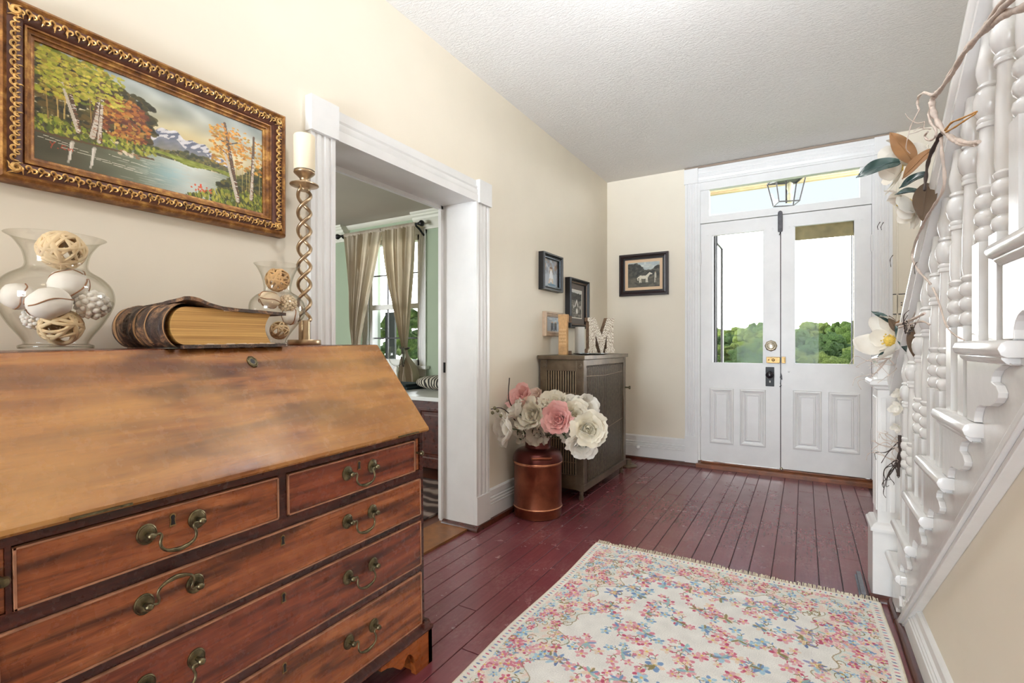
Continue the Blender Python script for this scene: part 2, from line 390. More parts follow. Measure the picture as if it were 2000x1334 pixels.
struct(b.build('trim_6', plain('worn_brown_sill', lin(124, 72, 40), .4, var=.35, vscale=14), bevel=.004))

PANEL = [(0,0),(.001,.009),(.006,.014),(.014,.015),(.020,.010),(.026,.009),(.030,.004),(.036,.003),(.040,.008),(.046,.013),(.051,.013),(.055,.008),(.062,.008)]
fd = lambda a, z, d: (a, YB-d, z)
def leaf(name, x0, x1, g0, g1, gz0, gz1, panels):
    b = MB(); z0, z1, y0, y1 = .054, 2.088, YB, YB+.045
    b.box(x0, g0, y0, y1, z0, z1); b.box(g1, x1, y0, y1, z0, z1); b.box(g0, g1, y0, y1, gz1, z1); b.box(g0, g1, y0, y1, z0, gz0)
    for q0, q1, r0, r1 in ((g0-.006, g0+.004, gz0, gz1), (g1-.004, g1+.006, gz0, gz1)): b.box(q0, q1, y0-.004, y0+.01, r0, r1)
    b.box(g0-.006, g1+.006, y0-.004, y0+.01, gz1-.004, gz1+.006); b.box(g0-.006, g1+.006, y0-.004, y0+.01, gz0-.006, gz0+.004)
    o = struct(b.build(name, M['white'])); o['label'] = 'white half-glazed %s leaf of the double front door' % ('left' if x0 < -.5 else 'right')
    for a0, a1, c0, c1 in panels:
        p = MB(); p.rects(a0, a1, c0, c1, PANEL, fd); p.build('raised_panel', M['white'], o)
    g = MB(); g.box(g0, g1, YB+.018, YB+.022, gz0, gz1); g.build('glass_pane', M['pane'], o)
    for xx, zz in ((x0+.055, 1.985), (x1-.055, 1.985), (x0+.055, .835), (x1-.055, .835)):   # peg ends in the corners
        p = MB(); p.lathe([(.009,0),(.009,.003),(.004,.004)], (0,0,0), 10, Matrix.Translation((xx, YB, zz)) @ Matrix.Rotation(PI/2, 4, 'X')); p.build('joint_peg', M['white'], o)
    return o
dl = leaf('door_1', -.769, -.1635, -.672, -.284, .894, 1.984, [(-.696,-.507,.211,.681), (-.459,-.266,.213,.681)])
dr = leaf('door_2', -.1575, .432, -.063, .330, .898, 1.990, [(-.074,.119,.222,.687), (.163,.363,.225,.684)])
FY = Matrix.Rotation(PI/2, 4, 'X')        # lathe axis towards -y (into the hall)
b = MB(); b.box(-.176, -.1575, YB+.020, YB+.044, .06, 2.085); b.build('astragal', M['inside'] if 'inside' in M else M['white'], dr)
def hinge(x, z, par):
    h = MB(); h.lathe([(.004,-.064),(.007,-.058),(.009,-.05),(.009,.05),(.007,.058),(.004,.064)], (x, YB-.008, z), 10)
    for k in (-.03, 0, .03): h.lathe([(.0100,-.002),(.0100,.002)], (x, YB-.008, z+k), 10)
    h.build('hinge', M['white'], par, smooth=40)
for z in (1.80, .37): hinge(-.771, z, dl); hinge(.434, z, dr)
T = Matrix.Translation((-.229, YB, 1.040)) @ FY
b = MB(); b.lathe([(.046,0),(.046,.004),(.040,.007)], (0,0,0), 8, T); b.lathe([(.038,.005),(.038,.012),(.034,.017),(.028,.016),(.026,.019),(.022,.022),(.010,.020),(.008,.016),(.002,.016)], (0,0,0), 32, T)
b.build('deadbolt', M['nickel'], dl, smooth=35)
b = MB(); b.box(-.262, -.165, YB-.016, YB, .902, .950); b.box(-.255, -.17, YB-.020, YB-.012, .945, .951); b.box(-.255, -.17, YB-.020, YB-.012, .900, .906); b.lathe([(.012,.014),(.010,.024),(.004,.026)], (0,0,0), 14, Matrix.Translation((-.212, YB, .926)) @ FY)
b.lathe([(.006,.014),(.005,.024),(.002,.025)], (0,0,0), 10, Matrix.Translation((-.245, YB, .926)) @ FY)
b.build('rim_latch', M['brass_bright'], dl, bevel=.002)
b = MB(); b.box(-.154, -.125, YB-.018, YB, .900, .952); b.box(-.138, -.130, YB-.024, YB-.016, .91, .942); b.build('latch_keeper', M['brass_bright'], dr, bevel=.002)
b = MB(); b.box(-.268, -.206, YB-.006, YB, .712, .868); b.build('knob_plate', M['black'], dl, bevel=.003)
b = MB(); b.lathe([(.014,.004),(.012,.012),(.010,.030),(.020,.036),(.029,.044),(.031,.054),(.026,.064),(.012,.070),(.002,.071)], (0,0,0), 24, Matrix.Translation((-.236, YB, .806)) @ FY)
b.build('door_knob', plain('dark_mineral_knob', lin(38, 34, 40), .18), dl, smooth=50)
b = MB(); b.box(-.241, -.232, YB-.008, YB-.005, .742, .758); b.build('keyhole', M['waxwhite'], dl)
b = MB(); b.prism([(-.163+.017*math.cos(a), 2.098+.022*math.sin(a)) for a in [PI*k/10 for k in range(11)]] + [(-.180, 1.958), (-.174, 1.952), (-.150, 1.954), (-.146, 1.960)], 0, .020, lambda a, z, d: (a, YB-d-.005, z))
b.box(-.174, -.150, YB-.032, YB-.02, 1.97, 2.09); b.tube([(-.162, YB-.02, 1.955), (-.166, YB-.02, 1.935), (-.170, YB-.02, 1.925)], .003, 6)
b.build('top_bolt', M['iron'], dr, bevel=.002)
b = MB(); b.tube([(-.161, YB-.006, .91), (-.1605, YB-.010, .86), (-.159, YB-.013, .81)], .0022, 6); b.prism([(-.166,.785),(-.158,.826),(-.150,.80),(-.148,.768),(-.158,.772)], 0, .006, lambda a, z, d: (a, YB-.008-d, z)); b.tube([(-.159,YB-.01,.775),(-.162,YB-.012,.735),(-.156,YB-.014,.72),(-.168,YB-.012,.712)], .003, 6)
b.build('latch_strip', M['iron'], dr)
b = MB(); b.lathe([(.004,0),(.012,.004),(.013,.012),(.008,.02),(.002,.022)], (-.155, YB-.012, .046), 12); b.build('floor_bolt', M['nickel'], dr, smooth=50)

# wall plate on the short wall right of the entrance
t1 = thing('switch_plate', 'small ivory wall plate beside the right casing of the front door', 'wall plate', (.600, YB, 1.35))
b = MB(); b.box(.553, .655, YB-.006, YB, 1.268, 1.418); b.build('backing', M['black'], t1)
b = MB(); b.box(.558, .650, YB-.012, YB-.004, 1.274, 1.412); b.build('plate', plain('ivory_plastic', lin(226, 216, 196), .4), t1, bevel=.003)
for zz in (1.335, 1.352): b = MB(); b.box(.603, .612, YB-.016, YB-.011, zz-.004, zz+.004); b.build('toggle', M['iron'], t1)
b = MB(); b.box(.578, .590, YB-.012, YB, .255, ZC); struct(b.build('trim_7', M['wall'], bevel=.004))
# door stop on the front baseboard, pipe flange on the floor behind the cabinet
t1 = thing('door_stop', 'white round door stop on the front baseboard', 'door stop', (-1.30, YB-.02, .115))
b = MB(); b.lathe([(.009,0),(.008,.02),(.012,.024),(.018,.032),(.019,.042),(.012,.050),(.002,.052)], (0,0,0), 16, Matrix.Translation((-1.30, YB-.018, .115)) @ FY); b.build('bumper', M['white'], t1, smooth=50)

# ------------------------------------------------------------------ slant-front desk (leans about a degree on the old floor)
PIV = (-1.335, 1.27, 0.0); TILT = math.radians(.9)
desk = thing('slant_front_desk', 'mahogany slant-front desk with brass bail handles against the left wall', 'desk', PIV, (TILT, 0, 0))
FX = -1.075
def dz(y): return (y-1.27)*math.tan(TILT)          # how far the desk top drops towards its left end
b = MB(); b.box(-1.590, -1.10, .262, 1.248, .125, .770)
b.box(-1.595, -1.580, .262, 1.248, .12, 1.03)
b.build('carcass', M['mahogany_red'], desk, bevel=.0015)
for ya, yb_ in ((1.248, 1.262), (.248, .262)):
    b = MB(); b.prism([(-1.592,.12),(-1.078,.12),(-1.078,.772),(-1.085,.780),(-1.292,1.034),(-1.592,1.034)], ya, yb_, lambda x, z, y: (x, y, z)); b.build('end_panel', M['side_wood'], desk, bevel=.0015)
b = MB(); b.box(-1.592, -1.291, .242, 1.270, 1.031, 1.050); b.build('top_board', M['mahogany_red'], desk, bevel=.002)
# slanting fall
sl = Vector((-1.290+1.058, 0, 1.050-.774)).normalized(); nn = Vector((-sl.z*-1, 0, -sl.x)).normalized()
p0 = Vector((-1.058, 0, .776)); L = (Vector((-1.292, 0, 1.049))-p0).length
ff = lambda s, d, y: tuple(p0 + sl*s + nn*d + Vector((0, y, 0)))
b = MB(); b.prism([(0,-.016),(-.004,-.010),(-.003,-.003),(.004,.001),(.012,0),(L-.004,0),(L,-.003),(L,-.018)], .240, 1.272, ff)
fall = b.build('fall_front', M['fall_wood'], desk, smooth=25)
b = MB()
k8 = [(.0145*math.cos(PI/8+k*PI/4)*.95, .0165*math.sin(PI/8+k*PI/4)*1.15) for k in range(8)]
def octp(s, d): return [tuple(Vector(ff(L-.052+q*s, d, .795+a*s))) for a, q in k8]
vs = []
for s, d in ((1,.0),(1,.003),(.8,.005),(.62,.003),(.45,.003)): vs += octp(s, d)
b.add(vs, [(i*8+k, i*8+(k+1) % 8, i*8+8+(k+1) % 8, i*8+8+k) for i in range(4) for k in range(8)])
b.build('escutcheon', M['brass'], fall)
b = MB(); b.add(octp(.46, .0032), [tuple(range(8))]); b.build('keyhole', M['black'], fall)
for y in (.395, 1.175): b = MB(); b.box(-1.068, -1.0545, y-.045, y+.045, .7705, .7745); b.build('fall_hinge', M['brass'], desk)
# front frame: rails, dividers
b = MB()
for z0, z1 in ((.747, .772), (.616, .643), (.479, .497), (.311, .334), (.122, .140)): b.box(-1.10, FX-.003, .262, 1.248, z0, z1)
b.box(-1.10, FX-.003, .744, .766, .64, .75); b.box(-1.10, FX-.003, .276, .284, .64, .75); b.box(-1.10, FX-.003, 1.222, 1.230, .64, .75)
b.box(-1.10, FX-.002, .248, .264, .12, .772); b.box(-1.10, FX-.002, 1.246, 1.262, .12, .772)
b.build('front_frame', M['mahogany_dark'], desk, bevel=.001)
for y, y0, y1 in ((.270, .264, .276), (1.238, 1.231, 1.245)):
    b = MB(); b.box(-1.10, FX-.006, y0, y1, .644, .746); lp = b.build('loper', M['mahogany'], desk, bevel=.001)
    b = MB(); b.lathe([(.004,0),(.003,.010),(.007,.014),(.009,.020),(.006,.026),(.001,.027)], (0,0,0), 16, Matrix.Translation((FX-.006, y, .700)) @ Matrix.Rotation(PI/2, 4, 'Y')); b.build('loper_knob', M['brass'], lp, smooth=50)
RY = Matrix.Rotation(PI/2, 4, 'Y')
def handle(y, z, drawer, up=False):
    b = MB(); s = .0455
    for sg in (-1, 1):
        T = Matrix.Translation((FX, y+sg*s, z)) @ RY
        b.lathe([(.0175,0),(.0175,.002),(.0155,.0035),(.0145,.003),(.0125,.0045),(.006,.005)], (0,0,0), 24, T, sx=1.12)
        b.lathe([(.0045,.004),(.0045,.014),(.007,.018),(.0075,.022),(.005,.027),(.001,.028)], (0,0,0), 14, T)
    g = -1 if up else 1; pts = []
    half = [(-s, 0), (-s+.006, -.001), (-s+.014, .0), (-s+.0165, -.006), (-s+.0135, -.016), (-s+.0145, -.025), (-s+.020, -.032), (-s+.028, -.036), (-s+.036, -.038)]
    ctl = half + [(0, -.0395)] + [(-a, q) for a, q in half[::-1]]
    for i, (a, q) in enumerate(ctl):
        pts.append((FX+.020+.006*math.sin(min(1, abs(q)/.035)*1.2), y+a, z+q*g))
    n = len(pts); rs = [.0026 + .0021*math.exp(-((i-(n-1)/2)/2.3)**2) for i in range(n)]
    # smooth the bail with a Catmull-Rom pass
    sm, sr = [], []
    for i in range(n-1):
        P = [Vector(pts[max(0, i-1)]), Vector(pts[i]), Vector(pts[i+1]), Vector(pts[min(n-1, i+2)])]
        for k in range(4):
            u = k/4; sm.append(.5*((2*P[1])+(P[2]-P[0])*u+(2*P[0]-5*P[1]+4*P[2]-P[3])*u*u+(3*P[1]-P[0]-3*P[2]+P[3])*u**3)); sr.append(rs[i]*(1-u)+rs[i+1]*u)
    sm.append(Vector(pts[-1])); sr.append(rs[-1])
    b.tube(sm, sr, 8)
    o = b.build('bail_handle', M['brass'], drawer, smooth=50)
    if up: o['label'] = 'brass bail handle flipped upwards'
def keyhole(y, z, drawer):
    b = MB(); out = [(.0045*math.cos(a), .006+.0050*math.sin(a)) for a in [PI*(-.22)+PI*1.44*k/10 for k in range(11)]] + [(-.0035,-.002),(-.0048,-.0105),(.0048,-.0105),(.0035,-.002)]
    b.prism(out, -.002, .0016, lambda a, q, d: (FX+d, y+a*1.25, z+q*1.18)); e = b.build('escutcheon', M['brass_bright'], drawer)
    b = MB(); b.prism([(a*.68, q*.78) for a, q in out], -.002, .0022, lambda a, q, d: (FX+d, y+a*1.25, z+q*1.18)); b.build('keyhole', M['black'], drawer)
def drawer(y0, y1, z0, z1, hs, key, mat, up=()):
    b = MB(); b.box(-1.40, FX, y0+.0035, y1-.0035, z0+.0035, z1-.0035); d = b.build('drawer', mat, desk, bevel=.0012)
    b = MB(); t_ = .0032
    for a0, a1, c0, c1 in ((y0, y1, z1-t_, z1), (y0, y1, z0, z0+t_), (y0, y0+t_, z0, z1), (y1-t_, y1, z0, z1)): b.box(FX-.012, FX+.0025, a0, a1, c0, c1)
    b.build('cock_bead', M['bead'], d)
    for i, (y, z) in enumerate(hs): handle(y, z, d, i in up)
    keyhole(key[0], key[1], d)
drawer(.285, .743, .644, .744, [(.514, .703)], (.514, .716), M['mahogany'])
drawer(.767, 1.221, .644, .744, [(.994, .703)], (.990, .716), M['mahogany_red'])
drawer(.264, 1.246, .498, .615, [(.508, .572), (.992, .572)], (.752, .590), M['mahogany'], up=(0,))
drawer(.264, 1.246, .335, .478, [(.508, .418), (.992, .418)], (.752, .452), M['mahogany_red'])
drawer(.264, 1.246, .141, .310, [(.508, .240), (.992, .240)], (.752, .282), M['mahogany'])
# base moulding and bracket feet
b = MB(); b.prism([(-1.10,.118),(-1.060,.112),(-1.056,.118),(-1.058,.126),(-1.066,.132),(-1.072,.141),(-1.10,.141)], .232, 1.278, lambda x, z, y: (x, y, z))
b.prism([(1.24,.118),(1.280,.112),(1.284,.118),(1.282,.126),(1.274,.132),(1.266,.141),(1.24,.141)], -1.592, -1.058, lambda y, z, x: (x, y, z))
b.build('base_moulding', M['mahogany_dark'], desk, smooth=35)
def foot(yo, sg, zb, front=True):
    pr = [(0,zb),(0,.114),(.230,.114),(.230,.098),(.205,.094),(.180,.083),(.160,.066),(.148,.056),(.135,.058),(.128,.074),(.116,.084),(.104,.080),(.092,.066),(.086,.048),(.080,zb)]
    b = MB(); b.prism([(yo+sg*a, z) for a, z in pr], -1.082, -1.062, lambda y, z, x: (x, y, z))
    b.prism([(-1.062-a, z) for a, z in pr], yo-sg*.0, yo+sg*.020, lambda x, z, y: (x, y, z))
    b.box(-1.13, -1.085, *sorted((yo+sg*.018, yo+sg*.07)), zb, .118)
    f = b.build('bracket_foot', M['foot_wood'], desk, bevel=.0012)
    b = MB(); b.box(-1.592, -1.572, *sorted((yo+sg*.002, yo+sg*.12)), zb, .12); b.build('rear_foot', M['mahogany_dark'], desk)
foot(1.282, -1, .0, True); foot(.230, 1, .0165, True)
b = MB(); b.box(-1.585, -1.10, .25, 1.25, .112, .124); b.build('base_board', M['inside'], desk)

# ------------------------------------------------------------------ things on the desk
def gl_lathe(prof, c, th, seg=40):
    # closed glass shell: outer profile up, inner profile down
    inner = [(max(.001, r-th), z+(th if i == 0 else 0)) for i, (r, z) in enumerate(prof)]
    b = MB(); b.lathe(prof + inner[::-1], c, seg, cap=False); return b
def spl(pts, k=6):
    o = []
    for i in range(len(pts)-1):
        P = [Vector(pts[max(0, i-1)]), Vector(pts[i]), Vector(pts[i+1]), Vector(pts[min(len(pts)-1, i+2)])]
        for j in range(k):
            u = j/k; o.append(.5*((2*P[1])+(P[2]-P[0])*u+(2*P[0]-5*P[1]+4*P[2]-P[3])*u*u+(3*P[1]-P[0]-3*P[2]+P[3])*u**3))
    o.append(Vector(pts[-1])); return o
def spl2(pts, k=6): return [(max(.0005, p.x), p.y) for p in spl([(a, b_, 0) for a, b_ in pts], k)]
VB = (-1.462, .445); zv = 1.050+dz(.445)
VP = spl2([(.012,.010),(.060,.008),(.064,.004),(.065,.011),(.056,.016),(.062,.030),(.083,.062),(.0995,.098),(.1035,.122),(.098,.146),(.082,.166),(.0605,.181),(.0545,.190),(.0545,.202),(.060,.224),(.074,.247),(.088,.257)], 5)
vase1 = thing('glass_vase', 'large clear glass vase of dried decorative balls at the left end of the desk', 'vase', (VB[0], VB[1], zv))
gl_lathe(VP, (VB[0], VB[1], zv), .0022, 56).build('vase_body', M['glass'], vase1, smooth=60, normals=False)
VS = (-1.462, .992); zs = 1.050+dz(.992)
VQ = spl2([(.008,.008),(.029,.006),(.031,.003),(.031,.010),(.026,.015),(.034,.032),(.055,.062),(.078,.092),(.0835,.118),(.079,.142),(.064,.160),(.044,.173),(.0405,.183),(.042,.200),(.049,.226),(.060,.250),(.069,.262)], 5)
vase2 = thing('glass_vase', 'smaller clear glass vase of dried decorative balls behind the old book', 'vase', (VS[0], VS[1], zs))
gl_lathe(VQ, (VS[0], VS[1], zs), .002, 48).build('vase_body', M['glass'], vase2, smooth=60, normals=False)

M['rattan'] = plain('pale_rattan', lin(226, 200, 160), .6, var=.18, vscale=30)
M['rattan_tan'] = plain('tan_rattan', lin(204, 162, 112), .6, var=.2, vscale=30)
M['chalk'] = plain('chalky_pod', lin(232, 226, 218), .75, var=.1, vscale=14, bump=.3, bscale=30)
M['seam'] = plain('brown_seam', lin(150, 104, 70), .7)
def rattan(c, r, mat, label, seed, n=15, tr=.0034, grp=None):
    rd = random.Random(seed); t_ = thing('rattan_ball', label, 'decorative ball', c, (0,0,0)); b = MB()
    for k in range(n):
        ax = Vector((rd.gauss(0,1), rd.gauss(0,1), rd.gauss(0,1))).normalized(); u = ax.orthogonal().normalized(); w2 = ax.cross(u)
        off = rd.uniform(-.45, .45)*r; rr = math.sqrt(r*r-off*off)*rd.uniform(.94, 1)
        b.tube([Vector(c)+ax*off+(u*math.cos(a)+w2*math.sin(a))*rr for a in [2*PI*q/26 for q in range(26)]], tr*rd.uniform(.75, 1.25), 6, True)
    b.build('woven_strips', mat, t_, smooth=60); return t_
def pod(c, r, label, seed, stretch=1.0, ax=(0,0,1), seams=3, mat=None):
    rd = random.Random(seed); t_ = thing('dried_pod', label, 'decorative ball', c); q = Vector((0,0,1)).rotation_difference(Vector(ax).normalized()).to_matrix().to_4x4()
    b = MB(); b.ball((0,0,0), r, 3, 1, 1, stretch, .12, seed); b.v = [tuple(Matrix.Translation(c) @ q @ Vector(p)) for p in b.v]; b.build('husk', mat or M['chalk'], t_, smooth=60)
    for k in range(seams):
        a = 2*PI*k/seams + rd.uniform(-.3, .3); b = MB(); pts = []
        for i in range(17):
            th = PI*(.06+.88*i/16); aa = a+.10*math.sin(3*th+k); d = Vector((math.sin(th)*math.cos(aa), math.sin(th)*math.sin(aa), math.cos(th)))
            kk = 1+.12*mnoise.noise(d*1.9+Vector((seed, seed*.7, 3))); pts.append(Matrix.Translation(c) @ q @ Vector((d.x*r*kk*1.005, d.y*r*kk*1.005, d.z*r*kk*stretch*1.005)))
        b.tube(pts, .0016, 5); b.build('seam', M['seam'], t_, smooth=60)
    return t_
def knot(c, r, label, seed, mat=None, n=46):
    rd = random.Random(seed); t_ = thing('knotted_ball', label, 'decorative ball', c); b = MB(); b.ball(c, r*.82, 2)
    for k in range(n):
        zz = 1-2*(k+.5)/n; a = k*2.39996; d = Vector((math.sqrt(1-zz*zz)*math.cos(a), math.sqrt(1-zz*zz)*math.sin(a), zz))
        b.ball(tuple(Vector(c)+d*r*.84), r*.235, 1, rd.uniform(.8,1.2), rd.uniform(.8,1.2), rd.uniform(.8,1.1))
    b.build('knots', mat or M['chalk'], t_, smooth=60); return t_
x, y, z = VB[0], VB[1], zv
rattan((x+.004, y+.006, z+.053), .039, M['rattan'], 'pale rattan ball at the bottom of the large glass vase', 3, 16, .0036)
rattan((x+.002, y+.008, z+.228), .042, M['rattan'], 'flat-banded pale rattan ball in the mouth of the large vase', 8, 18, .0046)
pod((x+.030, y-.022, z+.104), .034, 'white egg-shaped pod in the middle front of the large vase', 4, 1.2, (0,1,.25), 3)
pod((x-.012, y-.060, z+.118), .030, 'white pod against the left side of the large vase', 9, 1.0, (0,.3,1), 2)
pod((x+.004, y+.020, z+.152), .036, 'big white pod under the neck of the large vase', 15, 1.1, (.6,.5,.4), 4)
knot((x+.026, y+.056, z+.106), .034, 'bobbly cream ball at the right side of the large vase', 5)
knot((x-.020, y-.030, z+.073), .026, 'speckled cream ball low at the left of the large vase', 6, None, 60)
x, y, z = VS[0], VS[1], zs
rattan((x+.004, y+.004, z+.050), .028, M['rattan'], 'pale rattan ball at the bottom of the small glass vase', 13, 14, .0024)
rattan((x+.006, y-.004, z+.212), .036, M['rattan_tan'], 'tan rattan ball in the mouth of the small vase', 18, 22, .0028)
pod((x+.010, y-.034, z+.146), .026, 'striped beige pod under the neck of the small vase', 24, 1.3, (0,1,-.15), 5, plain('beige_pod', lin(222,200,170), .7, var=.15, vscale=18))
knot((x+.014, y+.026, z+.138), .029, 'knobbly beige ball at the upper right of the small vase', 25, plain('beige_knots', lin(226,204,172), .7), 70)
pod((x+.012, y+.038, z+.096), .027, 'white pod with a brown seam at the right of the small vase', 29, 1.05, (0,.2,1), 3)

# candlestick with its candle
CX, CY = -1.520, 1.135; zc = 1.050+dz(CY)
cs = thing('twisted_candlestick', 'tall champagne metal candlestick with open twisted stem on the desk', 'candlestick', (CX, CY, zc))
b = MB(); b.lathe([(.054,0),(.0555,.002),(.0555,.016),(.054,.019),(.006,.019)], (CX, CY, zc), 40); b.build('base', M['champagne'], cs, smooth=40)
b = MB(); b.lathe([(.019,.018),(.019,.084),(.018,.087),(.003,.087)], (CX, CY, zc), 28); b.build('socket', M['champagne'], cs, smooth=40)
for k in (0, 1):
    pts = []
    for i in range(121):
        u = i/120; a = u*2*PI*3.75+k*PI+.5; r = .0205*min(1, u/.03+.35, (1-u)/.02+.4); pts.append((CX+r*math.cos(a), CY+r*math.sin(a), zc+.080+u*.472))
    b = MB(); b.tube(pts, .0064, 8); b.build('stem_strand', M['champagne'], cs, smooth=60)
b = MB(); b.lathe(spl2([(.018,.545),(.020,.552),(.026,.556),(.046,.562),(.0475,.566),(.044,.568),(.018,.570),(.0155,.576),(.0155,.586),(.022,.594),(.033,.604),(.0355,.609),(.034,.612),(.031,.609),(.031,.614),(.028,.615),(.002,.615)], 3), (CX, CY, zc), 40); b.build('candle_cup', M['champagne'], cs, smooth=50)
pc = thing('pillar_candle', 'ivory pillar candle on top of the twisted candlestick', 'candle', (CX, CY, zc+.616))
b = MB(); b.lathe([(.0345,.616),(.0357,.618),(.0357,.736),(.0345,.739),(.031,.737),(.004,.735)], (CX, CY, zc), 36); b.build('wax', M['wax'], pc, smooth=50)
b = MB(); b.tube([(CX, CY, zc+.734), (CX+.001, CY, zc+.742), (CX+.003, CY, zc+.746)], .0010, 6); b.build('wick', M['black'], pc)

# the big worn book
by0, by1, bx0, bx1 = .600, .882, -1.562, -1.272
zb = 1.0505+dz(.60)
bk = thing('old_book', 'thick worn leather-bound book lying on the desk between the vases', 'book', (-1.42, .72, zb), (0,0,0))
def bz(y): return zb + (y-.60)*math.tan(TILT)
t = NT('aged_page_edges'); v = t.coord(scale=(2, 2, 260)); n = t.noise(v, 1.0, 4, .6); v2 = t.coord(scale=(14, 14, 20)); n2 = t.noise(v2, 1, 3)
t.set(Base_Color=t.mix(t.math('MULTIPLY', n2, .5), t.ramp(n, [(.3, lin(150, 108, 56)), (.7, lin(226, 182, 110))]), lin(190, 140, 76)), Roughness=.6); t.bump(n, .5, .002); M['pages'] = t.m
t = NT('cracked_old_leather'); v = t.coord(); n = t.noise(v, 26, 8, .7, .6); n2 = t.noise(v, 110, 4, .6)
t.set(Base_Color=t.ramp(n, [(.34, lin(34, 26, 24)), (.50, lin(72, 54, 44)), (.60, lin(134, 98, 70)), (.74, lin(190, 150, 110))]), Roughness=.55); t.bump(t.math('ADD', n, n2), .7, .004); M['leather'] = t.m
M['leather_tan'] = plain('scuffed_tan_leather', lin(166, 124, 84), .6, var=.3, vscale=34, bump=.5, bscale=60, bdist=.003)
M['torn'] = plain('torn_paper', lin(226, 202, 176), .8)
# text block: rounded towards the spine, hollow at the fore edge
b = MB(); out = []
for i in range(15):
    a = PI/2+PI*i/14; out.append((by0+.030+.034*math.cos(a), .055+.046*math.sin(a)))
for i in range(13):
    u = i/12; out.append((by1-.030-.020*math.sin(PI*u)+.004*u, .009+.088*u))
b.prism(out, bx0+.006, bx1-.012, lambda y, z, x: (x, y, bz(y)+z)); b.build('page_block', M['pages'], bk, smooth=40)
def board(lo, n=14, zoff=0, warp=0, name='cover'):
    rd = random.Random(7+int(lo*1000)); b = MB()
    def fn(u, v, d):
        y = by0+.020+(by1-by0-.012)*u; x = bx0+(bx1-bx0)*v
        z = lo + d + .0012*mnoise.noise(Vector((u*9, v*7, lo*50)))
        e = .0016*mnoise.noise(Vector((u*22, v*22, 9)));
        return (x+(e if v in (0, 1) else 0), y+(e if u in (0, 1) else 0), bz(y)+z+ (warp*(.020*(v**1.5)*math.exp(-((u-.05)/.17)**2) - .012*max(0, u-.15)))) 
    nu, nv = 24, 18
    vs = [fn(i/(nu-1), j/(nv-1), d) for d in (0, .0085) for j in range(nv) for i in range(nu)]; fs = []
    for k in (0, 1):
        for j in range(nv-1):
            for i in range(nu-1): q = k*nu*nv+j*nu+i; fs.append((q, q+1, q+nu+1, q+nu))
    per = [(i, 0) for i in range(nu)] + [(nu-1, j) for j in range(1, nv)] + [(i, nv-1) for i in range(nu-2, -1, -1)] + [(0, j) for j in range(nv-2, 0, -1)]
    for k in range(len(per)):
        a, c = per[k], per[(k+1) % len(per)]; fs.append((a[1]*nu+a[0], c[1]*nu+c[0], nu*nv+c[1]*nu+c[0], nu*nv+a[1]*nu+a[0]))
    b.add(vs, fs); return b.build(name, M['leather'], bk, smooth=40)
board(.0, name='back_cover'); board(.098, warp=1.0, name='front_cover')
# spine: bulging leather with raised bands
def spine(u, v):
    a = PI*(.46+1.06*v); x = bx0+.004+(bx1-.014-bx0-.004)*u
    band = max(math.exp(-((u-q)/.017)**2) for q in (.16, .36, .56, .74, .90))
    r = 1+.05*band+.03*mnoise.noise(Vector((u*14, v*6, 2)))
    y = by0+.034+.050*math.cos(a)*r; z = .054+.056*math.sin(a)*r
    return (x, y, bz(y)+max(.002, z))
b = MB(); b.grid(70, 26, spine); s_ = b.build('spine', M['leather'], bk, smooth=60)
for q, wd in ((.06, .05), (.45, .035), (.66, .03), (.985, .02)):
    b = MB(); b.grid(8, 24, lambda u, v, q=q, wd=wd: tuple(Vector(spine(q+(u-.5)*wd*(1+.5*mnoise.noise(Vector((v*7, q*9, 1)))), .06+.88*v)) + Vector((0, -.0012, .0010)))); b.build('scuffed_patch', M['leather_tan'], s_, smooth=60)
# rubbed-out title lettering across the spine: worn gilt capitals
GL = {'S': [[(1,1),(0,1),(0,.5),(1,.5),(1,0),(0,0)]], 'R': [[(0,0),(0,1),(1,1),(1,.5),(0,.5)],[(.4,.5),(1,0)]], 'N': [[(0,0),(0,1),(1,0),(1,1)]], 'V': [[(0,1),(.5,0),(1,1)]], 'W': [[(0,1),(.25,0),(.5,.7),(.75,0),(1,1)]], 'I': [[(.5,0),(.5,1)]], 'M': [[(0,0),(0,1),(.5,.4),(1,1),(1,0)]], 'H': [[(0,0),(0,1)],[(1,0),(1,1)],[(0,.5),(1,.5)]]}
b = MB()
for i, ch in enumerate('WHSIMRNV'):
    for st in GL[ch]:
        pp = [(.235+.055*(1-q), .30+i*.052+.036*p_) for p_, q in st]; pp2 = []
        for k in range(len(pp)-1):
            for j in range(4): pp2.append((pp[k][0]+(pp[k+1][0]-pp[k][0])*j/4, pp[k][1]+(pp[k+1][1]-pp[k][1])*j/4))
        pp2.append(pp[-1]); b.tube([Vector(spine(u_, v_))+Vector((0, -.0008, .0004)) for u_, v_ in pp2], .0007, 5)
b.build('worn_title', plain('worn_gilt_lettering', lin(66, 44, 30), .6), s_)
# torn endpaper strips and loose scraps under the back cover
b = MB(); rd = random.Random(4)
def strip(y0, y1, z0, n=40):
    top = [(y0+(y1-y0)*i/n, z0+rd.uniform(-.0006, .0030)) for i in range(n+1)]
    b.prism([(y0, z0-.002)] + [(y1, z0-.002)] + top[::-1], bx1-.0115, bx1-.0085, lambda y, z, x: (x, y, bz(y)+z))
strip(by0+.05, by1-.02, .0088); strip(by0+.12, by1-.01, .0958)
b.build('torn_endpaper', M['torn'], bk)
b = MB()
for k in range(7):
    yy = by0-.012+.018*k; xx = bx1-.03-.02*(k % 3)
    b.box(xx-.02, xx+.028, yy, yy+.020+.01*(k % 2), bz(yy)+.0010+.0004*k, bz(yy)+.0016+.0004*k)
b.build('loose_scrap', plain('dull_green_scraps', lin(96, 98, 88), .7, var=.3, vscale=40), bk)

